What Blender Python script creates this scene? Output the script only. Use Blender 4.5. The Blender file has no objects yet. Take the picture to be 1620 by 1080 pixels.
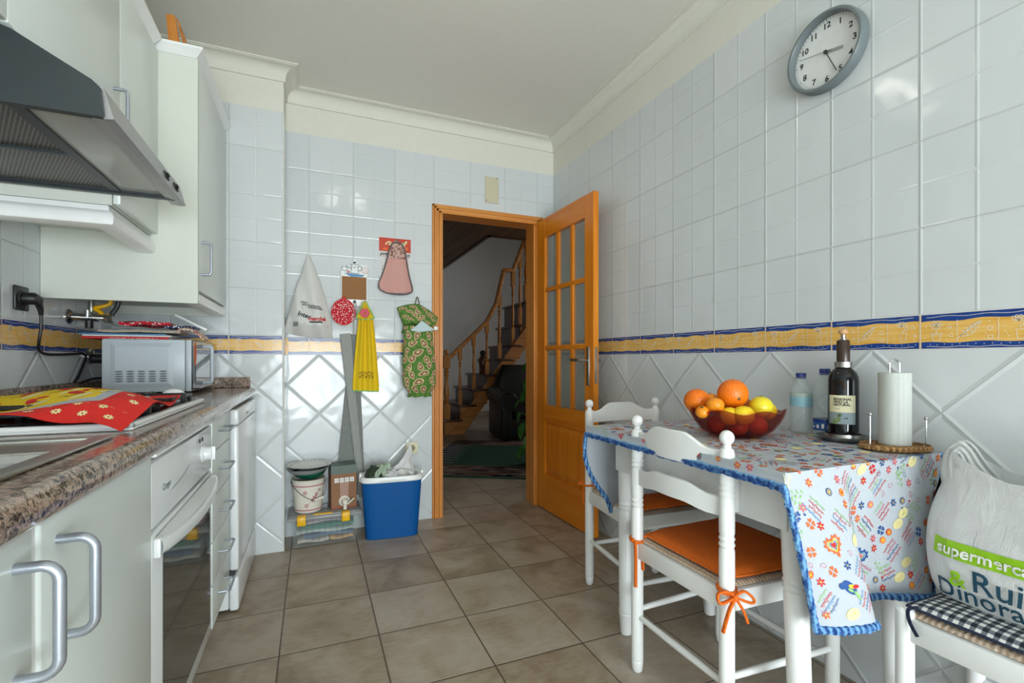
import bpy, bmesh, math, random
from mathutils import Vector, Matrix, noise
from math import sin, cos, pi, radians, sqrt, floor
random.seed(7)
SC = bpy.context.scene
COL = SC.collection
H = 1.03                                  # lens height
YB, XR, XL, YC = 3.06, 1.60, -0.89, 2.84  # back, right, left wall planes and the column face
XC = -0.148                               # right edge of the column
ZC = 2.60                                 # ceiling
YR = -2.70                                # rear wall with the glazed door behind the lens

# ------------------------------------------------------------------ helpers
def lin(c):
    c = c / 255.0
    return c / 12.92 if c <= 0.04045 else ((c + 0.055) / 1.055) ** 2.4
def rgb(r, g, b): return (lin(r), lin(g), lin(b), 1.0)

class NT:
    """tiny expression builder for shader nodes"""
    def __init__(s, name):
        s.m = bpy.data.materials.new(name); s.m.use_nodes = True
        s.t = s.m.node_tree; s.n = s.t.nodes; s.l = s.t.links
        s.b = s.n['Principled BSDF']; s.out = s.n['Material Output']
    def put(s, sock, v):
        if hasattr(v, 'is_output'): s.l.new(v, sock)
        else: sock.default_value = v
    def math(s, op, a, b=0.0, c=None, clamp=False):
        n = s.n.new('ShaderNodeMath'); n.operation = op; n.use_clamp = clamp
        s.put(n.inputs[0], a); s.put(n.inputs[1], b)
        if c is not None: s.put(n.inputs[2], c)
        return n.outputs[0]
    def sep(s, v):
        n = s.n.new('ShaderNodeSeparateXYZ'); s.l.new(v, n.inputs[0]); return n.outputs
    def comb(s, x, y, z=0.0):
        n = s.n.new('ShaderNodeCombineXYZ')
        for i, v in enumerate((x, y, z)): s.put(n.inputs[i], v)
        return n.outputs[0]
    def coord(s, kind='Object'):
        n = s.n.new('ShaderNodeTexCoord'); return n.outputs[kind]
    def mapping(s, v, scale=(1, 1, 1), loc=(0, 0, 0), rot=(0, 0, 0)):
        n = s.n.new('ShaderNodeMapping'); s.l.new(v, n.inputs['Vector'])
        n.inputs['Scale'].default_value = scale; n.inputs['Location'].default_value = loc; n.inputs['Rotation'].default_value = rot
        return n.outputs[0]
    def noise(s, v, scale, detail=3.0, rough=0.55, dist=0.0):
        n = s.n.new('ShaderNodeTexNoise'); s.put(n.inputs['Vector'], v)
        n.inputs['Scale'].default_value = scale; n.inputs['Detail'].default_value = detail
        n.inputs['Roughness'].default_value = rough; n.inputs['Distortion'].default_value = dist
        return n.outputs['Fac']
    def voro(s, v, scale, feature='F1', out='Distance', rnd=1.0):
        n = s.n.new('ShaderNodeTexVoronoi'); s.put(n.inputs['Vector'], v); n.feature = feature
        n.inputs['Scale'].default_value = scale; n.inputs['Randomness'].default_value = rnd
        return n.outputs[out]
    def white(s, v):
        n = s.n.new('ShaderNodeTexWhiteNoise'); s.l.new(v, n.inputs['Vector']); return n.outputs['Value']
    def ramp(s, f, stops, interp='LINEAR'):
        n = s.n.new('ShaderNodeValToRGB'); s.put(n.inputs[0], f); r = n.color_ramp; r.interpolation = interp
        while len(r.elements) < len(stops): r.elements.new(0.5)
        for e, (p, c) in zip(r.elements, stops): e.position = p; e.color = c
        return n.outputs[0]
    def mix(s, f, a, b, mode='MIX'):
        n = s.n.new('ShaderNodeMix'); n.data_type = 'RGBA'; n.blend_type = mode
        s.put(n.inputs[0], f); s.put(n.inputs[6], a); s.put(n.inputs[7], b); return n.outputs[2]
    def maprange(s, v, a, b, c=0.0, d=1.0, smooth=True):
        n = s.n.new('ShaderNodeMapRange'); n.interpolation_type = 'SMOOTHSTEP' if smooth else 'LINEAR'
        s.put(n.inputs[0], v)
        for i, q in enumerate((a, b, c, d)): n.inputs[i + 1].default_value = q
        return n.outputs[0]
    def bump(s, h, dist=1.0, strength=1.0):
        n = s.n.new('ShaderNodeBump'); s.put(n.inputs['Height'], h)
        n.inputs['Distance'].default_value = dist; n.inputs['Strength'].default_value = strength
        s.l.new(n.outputs[0], s.b.inputs['Normal'])
    def set(s, **k):
        for a, v in k.items():
            s.put(s.b.inputs[{'color': 'Base Color', 'rough': 'Roughness', 'metal': 'Metallic', 'ior': 'IOR', 'trans': 'Transmission Weight',
                              'emit': 'Emission Color', 'estr': 'Emission Strength', 'coat': 'Coat Weight', 'spec': 'Specular IOR Level',
                              'sheen': 'Sheen Weight', 'sss': 'Subsurface Weight', 'alpha': 'Alpha'}[a]], v)
        return s

MATS = {}
def plain(name, col, rough=0.5, metal=0.0, var=0.04, scale=30.0, bump=0.0, bscale=200.0, **k):
    """principled material with a little procedural unevenness of its own"""
    if name in MATS: return MATS[name]
    t = NT(name); v = t.coord('Object')
    f = t.noise(v, scale, 4.0)
    hi = tuple(min(1, c * (1 + var)) for c in col[:3]) + (1,); lo = tuple(c * (1 - var) for c in col[:3]) + (1,)
    t.set(color=t.ramp(f, [(0.3, lo), (0.7, hi)]), rough=rough, metal=metal, **k)
    if bump: t.bump(t.noise(v, bscale, 2.0), bump)
    MATS[name] = t.m
    return t.m

class MB:
    """mesh builder: gathers shapes, links them as ONE object"""
    def __init__(s): s.v = []; s.f = []; s.mi = []; s.uv = {}; s.T = Matrix.Identity(4); s.m = 0; s.flat = set()
    def pts(s, P):
        i = len(s.v); s.v += [tuple(s.T @ Vector(p)) for p in P]; return i
    def face(s, idx, uv=None, flat=False):
        if uv: s.uv[len(s.f)] = uv
        if flat: s.flat.add(len(s.f))
        s.f.append(tuple(idx)); s.mi.append(s.m)
    def poly(s, P, uv=None, flat=False):
        i = s.pts(P); s.face(range(i, i + len(P)), uv, flat)
    def box(s, x0, x1, y0, y1, z0, z1):
        i = s.pts([(x0, y0, z0), (x1, y0, z0), (x1, y1, z0), (x0, y1, z0), (x0, y0, z1), (x1, y0, z1), (x1, y1, z1), (x0, y1, z1)])
        for q in ((3, 2, 1, 0), (4, 5, 6, 7), (0, 1, 5, 4), (1, 2, 6, 5), (2, 3, 7, 6), (3, 0, 4, 7)): s.face([i + k for k in q])
    def rbox(s, x0, x1, y0, y1, z0, z1, r=0.005, seg=2):
        """box with rounded edges"""
        bm = bmesh.new(); bmesh.ops.create_cube(bm, size=1.0)
        for w in bm.verts: w.co = Vector(((x0 + x1) / 2 + w.co.x * (x1 - x0), (y0 + y1) / 2 + w.co.y * (y1 - y0), (z0 + z1) / 2 + w.co.z * (z1 - z0)))
        r = min(r, 0.49 * min(x1 - x0, y1 - y0, z1 - z0))
        bmesh.ops.bevel(bm, geom=bm.edges[:], offset=r, segments=seg, profile=0.5, affect='EDGES')
        s.addbm(bm)
    def addbm(s, bm):
        bm.verts.index_update(); i = s.pts([w.co for w in bm.verts])
        for f in bm.faces: s.face([i + w.index for w in f.verts])
        bm.free()
    def lathe(s, prof, c=(0, 0, 0), n=24, axis='z', sx=1.0, sy=1.0, caps=True):
        rings = []
        for r, h in prof:
            P = []
            for k in range(n):
                a = 2 * pi * k / n; x, y = r * cos(a) * sx, r * sin(a) * sy
                P.append({'z': (c[0] + x, c[1] + y, c[2] + h), 'x': (c[0] + h, c[1] + x, c[2] + y), 'y': (c[0] + y, c[1] + h, c[2] + x)}[axis])
            rings.append(s.pts(P))
        for a, b in zip(rings, rings[1:]):
            for k in range(n): s.face((a + k, a + (k + 1) % n, b + (k + 1) % n, b + k))
        if caps:
            if prof[0][0] > 1e-6: s.face([rings[0] + k for k in range(n)][::-1])
            if prof[-1][0] > 1e-6: s.face([rings[-1] + k for k in range(n)])
    def ball(s, c, r, n=16, m=10, sx=1, sy=1, sz=1):
        s.lathe([(max(1e-5, r * sin(pi * i / m)), -r * cos(pi * i / m) * sz) for i in range(m + 1)], c, n, 'z', sx, sy, False)
    def tube(s, P, r, n=8, closed=False, caps=True, flat=1.0):
        """r may be a list; flat squeezes the section"""
        P = [Vector(p) for p in P]; N = len(P); rings = []; up = None
        for i, p in enumerate(P):
            a = P[(i - 1) % N] if (closed or i > 0) else p; b = P[(i + 1) % N] if (closed or i < N - 1) else p
            d = (b - a).normalized() if (b - a).length > 1e-9 else Vector((0, 0, 1))
            if up is None:
                up = Vector((0, 0, 1)) if abs(d.z) < 0.9 else Vector((1, 0, 0))
            x = d.cross(up)
            if x.length < 1e-6: x = d.orthogonal()
            x.normalize(); up = x.cross(d).normalized()
            q = r[i] if isinstance(r, (list, tuple)) else r
            rings.append(s.pts([p + x * q * cos(2 * pi * k / n) + up * q * flat * sin(2 * pi * k / n) for k in range(n)]))
        for i in range(N if closed else N - 1):
            a, b = rings[i], rings[(i + 1) % N]
            for k in range(n): s.face((a + k, a + (k + 1) % n, b + (k + 1) % n, b + k))
        if caps and not closed:
            s.face([rings[0] + k for k in range(n)][::-1]); s.face([rings[-1] + k for k in range(n)])
    def prism(s, poly, h0, h1, fn=None):
        """extrude a 2-D outline (a,b) from h0 to h1; fn(a,b,h) gives the point"""
        fn = fn or (lambda a, b, h: (a, b, h)); n = len(poly)
        i = s.pts([fn(a, b, h0) for a, b in poly]); j = s.pts([fn(a, b, h1) for a, b in poly])
        s.face([i + k for k in range(n)][::-1]); s.face([j + k for k in range(n)])
        for k in range(n): s.face((i + k, i + (k + 1) % n, j + (k + 1) % n, j + k))
    def grid(s, fn, nu, nv, wrapu=False, matfn=None):
        P = [fn(i / nu, j / nv) for j in range(nv + 1) for i in range(nu + (0 if wrapu else 1))]
        w = nu if wrapu else nu + 1; o = s.pts(P)
        for j in range(nv):
            for i in range(nu):
                if matfn: s.m = matfn((i + .5) / nu, (j + .5) / nv)
                s.face((o + j * w + i, o + j * w + (i + 1) % w, o + (j + 1) * w + (i + 1) % w, o + (j + 1) * w + i))
    def slab(s, fn, nu, nv, th, matfn=None):
        """a cloth: grid with thickness th along its normals"""
        e = 1e-3
        def nrm(u, v):
            a = Vector(fn(min(1, u + e), v)) - Vector(fn(max(0, u - e), v)); b = Vector(fn(u, min(1, v + e))) - Vector(fn(u, max(0, v - e)))
            q = a.cross(b); return q.normalized() if q.length > 1e-12 else Vector((0, 0, 1))
        s.grid(fn, nu, nv, matfn=matfn)
        if th:
            o = len(s.v) - (nu + 1) * (nv + 1)
            T = s.T; s.T = Matrix.Identity(4)
            back = s.pts([Vector(s.v[o + j * (nu + 1) + i]) - (T.to_3x3() @ nrm(i / nu, j / nv)) * th for j in range(nv + 1) for i in range(nu + 1)]); s.T = T
            w = nu + 1
            for j in range(nv):
                for i in range(nu): s.face((back + j * w + i, back + (j + 1) * w + i, back + (j + 1) * w + i + 1, back + j * w + i + 1))
            for i in range(nu):
                s.face((o + i, back + i, back + i + 1, o + i + 1)); q = nv * w
                s.face((o + q + i, o + q + i + 1, back + q + i + 1, back + q + i))
            for j in range(nv):
                s.face((o + j * w, o + (j + 1) * w, back + (j + 1) * w, back + j * w)); q = nu
                s.face((o + j * w + q, back + j * w + q, back + (j + 1) * w + q, o + (j + 1) * w + q))
    def build(s, name, mats, parent=None, loc=(0, 0, 0), rot=0.0, angle=38, smooth=True):
        me = bpy.data.meshes.new(name); me.from_pydata(s.v, [], s.f)
        for m in (mats if isinstance(mats, (list, tuple)) else [mats]): me.materials.append(m)
        me.polygons.foreach_set('material_index', s.mi)
        if s.uv:
            ul = me.uv_layers.new(name='UVMap').data
            for fi, uv in s.uv.items():
                for k, li in enumerate(me.polygons[fi].loop_indices): ul[li].uv = uv[k]
        if smooth:
            me.polygons.foreach_set('use_smooth', [i not in s.flat for i in range(len(s.f))])
            me.set_sharp_from_angle(angle=radians(angle))
        me.validate(); me.update()
        o = bpy.data.objects.new(name, me); COL.objects.link(o)
        o.location = loc; o.rotation_euler = (0, 0, rot)
        if parent: o.parent = parent
        return o

def tag(o, label, cat, group=None):
    o['label'] = label; o['category'] = cat
    if group: o['group'] = group
    return o
def thing(name, label, cat, loc=(0, 0, 0), rot=0.0, group=None):
    o = bpy.data.objects.new(name, None); COL.objects.link(o); o.empty_display_size = 0.05
    o.location = loc; o.rotation_euler = (0, 0, rot)
    return tag(o, label, cat, group)
def struct(o): o['kind'] = 'structure'; return o

# ---- flat drawings: polygons in (u,v), laid on a surface with fn(u,v)->point
def ribbon(P, w):
    """quads along a 2-D polyline"""
    out = []; L = []
    for i, (x, y) in enumerate(P):
        a = P[max(0, i - 1)]; b = P[min(len(P) - 1, i + 1)]; dx, dy = b[0] - a[0], b[1] - a[1]; d = sqrt(dx * dx + dy * dy) or 1e-9
        nx, ny = -dy / d * w / 2, dx / d * w / 2; L.append(((x + nx, y + ny), (x - nx, y - ny)))
    for (a, b), (c, d) in zip(L, L[1:]): out.append([b, d, c, a])
    return out
def disc(x, y, r, n=10, sx=1, sy=1, rot=0):
    return [(x + r * (cos(2 * pi * k / n) * sx * cos(rot) - sin(2 * pi * k / n) * sy * sin(rot)), y + r * (cos(2 * pi * k / n) * sx * sin(rot) + sin(2 * pi * k / n) * sy * cos(rot))) for k in range(n)]
def ringline(x, y, r, w, n=14, sx=1, sy=1, rot=0):
    P = disc(x, y, r, n, sx, sy, rot); return ribbon(P + [P[0]], w)
def flower(x, y, r, n=6, rot=0):
    return [disc(x + cos(rot + 2 * pi * k / n) * r * .6, y + sin(rot + 2 * pi * k / n) * r * .6, r * .36, 7, 1.15, .62, rot + 2 * pi * k / n) for k in range(n)]
def xf(polys, x, y, s=1.0, r=0.0):
    c, n = cos(r) * s, sin(r) * s
    return [[(x + a * c - b * n, y + a * n + b * c) for a, b in p] for p in polys]
def lay(mb, polys, mat, fn):
    mb.m = mat
    for p in polys: mb.poly([fn(a, b) for a, b in p])
def text2d(s, size, align='CENTER', bold=0.0):
    """letters as flat polygons about (0,0)"""
    cu = bpy.data.curves.new('letters', 'FONT'); cu.body = s; cu.size = size; cu.align_x = align; cu.align_y = 'CENTER'
    cu.offset = bold; cu.resolution_u = 3
    ob = bpy.data.objects.new('letters', cu); COL.objects.link(ob)
    me = bpy.data.meshes.new_from_object(ob.evaluated_get(bpy.context.evaluated_depsgraph_get()))
    out = [[(me.vertices[i].co.x, me.vertices[i].co.y) for i in p.vertices] for p in me.polygons]
    bpy.data.objects.remove(ob); bpy.data.curves.remove(cu); bpy.data.meshes.remove(me)
    return out
def strokes(n, size, seed):
    """a run of small letter-like strokes where the print is too small to read"""
    r = random.Random(seed); out = []
    for k in range(n):
        x = (k - n / 2) * size * .72
        if r.random() < .14: continue
        h = size * r.choice((.5, .5, .5, .75)); out += ribbon([(x, 0), (x, h), (x + size * .4, h * r.choice((.5, 1)))], size * .13)
        if r.random() < .6: out += ribbon([(x + size * .4, h * .6), (x + size * .42, 0)], size * .13)
    return out
def bow_handle(mb, a, b, out, r, bend=0.012, n=10):
    """bar handle from a to b standing off by the vector out"""
    a, b, out = Vector(a), Vector(b), Vector(out); d = (b - a).normalized(); o = out.normalized(); L = out.length
    P = [a, a + o * (L - bend)]
    for k in range(1, 5):
        t = k / 5 * pi / 2; P.append(a + o * (L - bend + bend * sin(t)) + d * bend * (1 - cos(t)))
    P += [a + out + d * bend, b + out - d * bend]
    for k in range(1, 5):
        t = k / 5 * pi / 2; P.append(b + o * (L - bend + bend * cos(t)) - d * bend * (1 - sin(t)))
    P += [b + o * (L - bend), b]
    mb.tube(P, r, n)

# ------------------------------------------------------------------ materials
def tile_mat(name, diag):
    t = NT(name); x, y, z = t.sep(t.coord('UV'))
    if diag:
        u = t.math('MULTIPLY', t.math('ADD', x, y), sqrt(.5)); v = t.math('MULTIPLY', t.math('SUBTRACT', x, y), sqrt(.5))
    else: u, v = x, y
    def near(q, p):
        q = t.math('DIVIDE', q, p); fr = t.math('FRACT', t.math('ADD', q, 100.5)); return t.math('MULTIPLY', t.math('ABSOLUTE', t.math('SUBTRACT', fr, 0.5)), p)
    p = 0.25 if diag else 0.25
    du, dv = near(u, p), near(v, p); d = t.math('MINIMUM', du, dv)
    grout = t.maprange(d, 0.0007, 0.0016, 0, 1)
    edge = t.maprange(d, 0.0, 0.012 if diag else 0.007, 0, 1)
    h = t.math('ADD', t.math('MULTIPLY', edge, 0.0022 if diag else 0.0013), t.math('MULTIPLY', grout, 0.0006))
    if not diag:
        half = t.math('MINIMUM', near(t.math('ADD', u, p / 2), p), near(t.math('ADD', v, p / 2), p))
        h = t.math('ADD', h, t.math('MULTIPLY', t.maprange(half, 0.0, 0.006, 0, 1), 0.0009))
    cell = t.comb(t.math('FLOOR', t.math('DIVIDE', u, p)), t.math('FLOOR', t.math('DIVIDE', v, p)))
    wob = t.noise(t.coord('Object'), 9.0, 1.0)
    h = t.math('ADD', h, t.math('MULTIPLY', wob, 0.0022))
    rnd = t.white(cell)
    col = t.mix(rnd, rgb(211, 216, 217), rgb(217, 221, 222))
    t.set(color=t.mix(grout, rgb(196, 196, 193), col), rough=t.maprange(grout, 0, 1, .55, .10, False), spec=0.5)
    t.bump(h, 1.0, 0.9)
    return t.m
M_TILE = tile_mat('white_square_tile', False)
M_DIAG = tile_mat('white_diagonal_tile', True)
M_PLASTER = plain('cream_plaster', rgb(226, 225, 213), .75, var=.015)
M_CEIL = plain('ceiling_paint', rgb(232, 229, 220), .85, var=.015)
def band_mat():
    t = NT('ochre_band_glaze'); v = t.coord('Object')
    f = t.noise(t.mapping(v, (7, 7, 160)), 1.0, 3.0)
    t.set(color=t.ramp(f, [(.25, rgb(226, 166, 66)), (.5, rgb(238, 188, 96)), (.75, rgb(244, 204, 130))]), rough=.16); return t.m
M_BAND = band_mat()
M_BLUE = plain('cobalt_glaze', rgb(28, 66, 140), .18, var=.25, scale=60)
M_WLINE = plain('white_line_glaze', rgb(240, 232, 212), .2)
M_JOINT = plain('grout_line', rgb(222, 222, 218), .6)
def floor_mat():
    t = NT('taupe_floor_tile'); pos = t.coord('Object'); x, y, z = t.sep(pos); p = 0.3383
    u = t.math('DIVIDE', t.math('ADD', x, 0.1105), p); v = t.math('DIVIDE', t.math('SUBTRACT', y, 2.516), p)
    def near(q): return t.math('MULTIPLY', t.math('ABSOLUTE', t.math('SUBTRACT', t.math('FRACT', t.math('ADD', q, 100.5)), .5)), p)
    d = t.math('MINIMUM', near(u), near(v))
    cell = t.comb(t.math('FLOOR', u), t.math('FLOOR', v)); rnd = t.white(cell)
    off = t.n.new('ShaderNodeVectorMath'); off.operation = 'MULTIPLY_ADD'; t.l.new(cell, off.inputs[0]); off.inputs[1].default_value = (3.7, 5.1, 0); t.l.new(pos, off.inputs[2])
    a = t.noise(off.outputs[0], 5.0, 6.0, .6, .6); b = t.noise(t.mapping(off.outputs[0], (1, 3.0, 1)), 22.0, 4.0)
    f = t.math('ADD', t.math('MULTIPLY', a, .72), t.math('ADD', t.math('MULTIPLY', b, .25), t.math('MULTIPLY', rnd, .14)))
    col = t.ramp(f, [(.38, rgb(142, 124, 102)), (.52, rgb(168, 152, 132)), (.66, rgb(184, 172, 156)), (.8, rgb(196, 188, 177))])
    g = t.maprange(d, .0016, .003, 0, 1)
    t.set(color=t.mix(g, rgb(84, 72, 60), col), rough=t.maprange(b, .3, .7, .34, .46), spec=.45)
    t.bump(t.math('ADD', t.math('MULTIPLY', t.maprange(d, .001, .007, 0, 1), .0016), t.math('MULTIPLY', a, .0012)), 1.0, .7)
    return t.m
M_FLOOR = floor_mat()
def wood(name, dark, mid, light, axis='z', scale=1.0, rough=.32):
    t = NT(name); v = t.coord('Object')
    sc = {'z': (26, 26, 1.3), 'x': (1.3, 26, 26), 'y': (26, 1.3, 26)}[axis]
    f = t.noise(t.mapping(v, tuple(q * scale for q in sc)), 1.0, 5.0, .6, .4)
    g = t.noise(t.mapping(v, tuple(q * 5 * scale for q in sc)), 1.0, 2.0)
    f = t.math('ADD', t.math('MULTIPLY', f, .8), t.math('MULTIPLY', g, .2))
    t.set(color=t.ramp(f, [(.3, dark), (.5, mid), (.7, light)]), rough=rough, coat=.15); t.bump(g, .0004); return t.m
M_PINE = wood('honey_pine', rgb(214, 116, 12), rgb(226, 132, 22), rgb(234, 148, 38))
M_PINEX = wood('honey_pine_across', rgb(214, 116, 12), rgb(226, 132, 22), rgb(234, 148, 38), 'x')
M_CASE = wood('orange_pine_casing', rgb(192, 112, 38), rgb(214, 138, 62), rgb(228, 160, 86))
M_CASEX = wood('orange_pine_head', rgb(192, 112, 38), rgb(214, 138, 62), rgb(228, 160, 86), 'x')
M_STAIR = wood('stair_oak', rgb(150, 92, 40), rgb(184, 122, 62), rgb(204, 146, 84), 'x')
M_STAIRD = wood('dark_walnut', rgb(62, 36, 22), rgb(84, 50, 32), rgb(104, 66, 44), 'x')
def plank_mat():
    t = NT('dark_ceiling_planks'); x, y, z = t.sep(t.coord('Object')); q = t.math('DIVIDE', x, .19)
    d = t.math('ABSOLUTE', t.math('SUBTRACT', t.math('FRACT', t.math('ADD', q, 50.5)), .5))
    c = t.ramp(t.noise(t.mapping(t.coord('Object'), (14, 1, 1)), 1.0, 4.0), [(.3, rgb(96, 68, 48)), (.7, rgb(128, 94, 68))])
    t.set(color=t.mix(t.maprange(d, .0, .03, 0, 1), rgb(40, 28, 20), c), rough=.6); return t.m
M_PLANK = plank_mat()
M_HALLWALL = plain('hall_plaster', rgb(224, 224, 222), .8, var=.02)
M_CAB = plain('white_lacquer', rgb(222, 229, 224), .30, var=.012, scale=4)
M_CABIN = plain('white_melamine', rgb(214, 217, 207), .5, var=.01)
M_WPAINT = plain('white_paint', rgb(242, 243, 241), .28, var=.02, scale=12)
M_APPL = plain('appliance_white', rgb(233, 236, 236), .22, var=.01)
M_ALU = plain('satin_aluminium', rgb(176, 182, 192), .36, metal=.75, var=.04)
M_CHROME = plain('chrome', rgb(205, 205, 205), .14, metal=1.0, var=.02)
M_STEEL = plain('brushed_steel', rgb(176, 176, 172), .30, metal=1.0, var=.08, scale=80)
M_BLACK = plain('black_plastic', rgb(26, 26, 27), .42, var=.15)
M_DGREY = plain('hood_grey', rgb(58, 64, 66), .38, metal=.35, var=.06)
M_HOODF = plain('hood_steel', rgb(168, 168, 168), .34, metal=.6, var=.06, scale=60)
M_INK = plain('black_print', rgb(28, 30, 36), .6)
M_WHITEP = plain('white_print', rgb(238, 238, 234), .6)
M_REDP = plain('red_print', rgb(206, 40, 36), .6)
M_GREENP = plain('green_print', rgb(146, 200, 20), .5)
M_TEAL = plain('teal_print', rgb(20, 70, 92), .55)
M_BLUEP = plain('blue_print', rgb(40, 84, 150), .6)
M_LBLUEP = plain('light_blue_print', rgb(92, 150, 200), .6)
M_ORANGEP = plain('orange_print', rgb(232, 108, 52), .6)
M_YELLP = plain('yellow_print', rgb(244, 206, 60), .6)
M_PINKP = plain('pink_print', rgb(214, 96, 122), .6)
M_LGREENP = plain('leaf_print', rgb(150, 200, 120), .6)
M_YPALE = plain('pale_yellow_print', rgb(240, 228, 166), .6)
def granite():
    t = NT('speckled_granite'); v = t.coord('Object')
    ns = t.n.new('ShaderNodeTexNoise'); t.l.new(v, ns.inputs['Vector']); ns.inputs['Scale'].default_value = 190; ns.inputs['Detail'].default_value = 2
    wv = t.n.new('ShaderNodeVectorMath'); wv.operation = 'MULTIPLY_ADD'; t.l.new(ns.outputs['Color'], wv.inputs[0]); wv.inputs[1].default_value = (.011, .011, .011); t.l.new(v, wv.inputs[2])
    s = t.sep(t.voro(wv.outputs[0], 150.0, out='Color'))[0]; s2 = t.sep(t.voro(wv.outputs[0], 330.0, out='Color'))[1]
    f = t.math('ADD', t.math('MULTIPLY', s, .62), t.math('MULTIPLY', s2, .38))
    base = t.ramp(f, [(.16, rgb(38, 34, 32)), (.28, rgb(84, 74, 68)), (.42, rgb(132, 116, 104)), (.56, rgb(164, 140, 124)), (.72, rgb(188, 164, 146)), (.88, rgb(150, 140, 132))])
    sp = t.voro(v, 300.0); base = t.mix(t.maprange(sp, .10, .20, .8, 0), base, rgb(46, 40, 38))
    t.set(color=base, rough=.12, spec=.5); return t.m
M_GRAN = granite()
def glass(name, col, rough=0.02, ior=1.45):
    t = NT(name); t.set(color=col, rough=rough, trans=1.0, ior=ior); return t.m
def thin(name, col, fac=.12, rough=.05, tint=None):
    """thin clear sheet: mostly see-through, a little gloss"""
    t = NT(name); tr = t.n.new('ShaderNodeBsdfTransparent'); tr.inputs[0].default_value = tint or (1, 1, 1, 1)
    t.set(color=col, rough=rough); mx = t.n.new('ShaderNodeMixShader'); mx.inputs[0].default_value = fac
    t.l.new(tr.outputs[0], mx.inputs[1]); t.l.new(t.b.outputs[0], mx.inputs[2]); t.l.new(mx.outputs[0], t.out.inputs[0]); return t.m
M_PANE = thin('door_glass', rgb(210, 215, 212), .22, .08, (.86, .88, .86, 1))
M_PET = thin('clear_bottle_plastic', rgb(226, 234, 236), .24, .06, (.95, .97, .97, 1))
M_BOXCLEAR = thin('clear_box_plastic', rgb(220, 226, 224), .15, .15, (.93, .95, .94, 1))
M_LID = thin('grey_clear_lid', rgb(176, 178, 176), .62, .2, (.9, .9, .9, 1))
M_BOWL = thin('amber_bowl_glass', rgb(110, 66, 66), .13, .04, rgb(228, 192, 186))
M_HOODGL = thin('hood_lamp_cover', rgb(196, 204, 200), .8, .12)
def bag_mat(name, col, fac):
    t = NT(name); v = t.coord('Object')
    tr = t.n.new('ShaderNodeBsdfTranslucent'); tr.inputs[0].default_value = col
    t.set(color=col, rough=.28); t.bump(t.noise(t.mapping(v, (1, 1, .45)), 26.0, 4.0, .6, 1.2), .006, .8)
    mx = t.n.new('ShaderNodeMixShader'); mx.inputs[0].default_value = 1 - fac
    t.l.new(tr.outputs[0], mx.inputs[1]); t.l.new(t.b.outputs[0], mx.inputs[2]); t.l.new(mx.outputs[0], t.out.inputs[0]); return t.m
M_BAG = bag_mat('white_bag_film', rgb(236, 237, 236), .3)
M_BAGG = bag_mat('grey_white_bag_film', rgb(236, 235, 230), .2)
def weave(name, c1, c2, scale=420.0, rough=.85, bump=.0006):
    t = NT(name); v = t.coord('Object'); w = t.n.new('ShaderNodeTexWave'); t.l.new(v, w.inputs[0]); w.inputs['Scale'].default_value = scale / 6; w.inputs['Distortion'].default_value = 1.5
    n = t.noise(v, scale, 2.0); f = t.math('ADD', t.math('MULTIPLY', w.outputs['Fac'], .35), t.math('MULTIPLY', n, .65))
    t.set(color=t.ramp(f, [(.3, c1), (.7, c2)]), rough=rough); t.bump(f, bump); return t.m
M_ORCUSH = weave('orange_cotton', rgb(222, 98, 12), rgb(240, 120, 26), 300)
M_RUSH = weave('rush_weave', rgb(178, 150, 124), rgb(222, 202, 180), 160, bump=.002)
M_WICKER = weave('brown_wicker', rgb(112, 78, 44), rgb(178, 138, 88), 140, bump=.003)
M_CLOTH = weave('white_cotton', rgb(180, 187, 194), rgb(190, 196, 203), 600, bump=.0002)
M_YTOWEL = weave('yellow_terry', rgb(224, 186, 10), rgb(238, 204, 30), 260)
M_PTOWEL = weave('pink_terry', rgb(206, 150, 140), rgb(218, 168, 158), 260)
M_GREYFAB = weave('grey_speckled_fabric', rgb(132, 134, 130), rgb(176, 178, 172), 240)
M_GREYD = weave('dark_grey_fabric', rgb(108, 112, 110), rgb(150, 153, 148), 240)
M_TRIM = weave('blue_crochet', rgb(14, 60, 130), rgb(120, 176, 226), 130, bump=.004)
M_PAPER = weave('kitchen_paper', rgb(190, 194, 188), rgb(201, 204, 198), 200, bump=.0004)
M_CORK = plain('cork_board', rgb(154, 108, 66), .8, var=.18, scale=120)
M_TERRA = plain('brown_card', rgb(146, 104, 74), .7, var=.06)
M_CERAM = plain('cream_ceramic', rgb(232, 226, 212), .22, var=.02)
M_BLUEBOX = plain('blue_cooler_plastic', rgb(0, 84, 152), .55, var=.03, spec=.25)
M_IVORY = plain('ivory_plastic', rgb(226, 220, 190), .4)
M_LEATHER = plain('black_leather', rgb(20, 22, 24), .42, var=.2, bump=.002, bscale=60)
M_LEAF = plain('leaf_green', rgb(66, 128, 52), .35, var=.3, scale=12)
M_YPLAST = plain('yellow_plastic', rgb(244, 186, 10), .35)
M_FOIL = plain('foil', rgb(206, 206, 206), .22, metal=1.0, var=.05, bump=.01, bscale=40)
def skin(name, c1, c2, bscale=160.0, bd=.0014, rough=.36):
    t = NT(name); v = t.coord('Object'); t.set(color=t.ramp(t.noise(v, 14.0, 3.0), [(.3, c1), (.7, c2)]), rough=rough, sss=.05)
    t.bump(t.voro(v, bscale), bd, .6); return t.m
M_ORANGE = skin('orange_peel', rgb(236, 110, 8), rgb(246, 130, 14))
M_MANDARIN = skin('mandarin_peel', rgb(238, 138, 14), rgb(246, 156, 30))
M_LEMON = skin('lemon_peel', rgb(238, 200, 16), rgb(248, 216, 34))
M_QUINCE = skin('yellow_apple_skin', rgb(226, 208, 24), rgb(244, 226, 60), bd=.0002, rough=.25)
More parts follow.
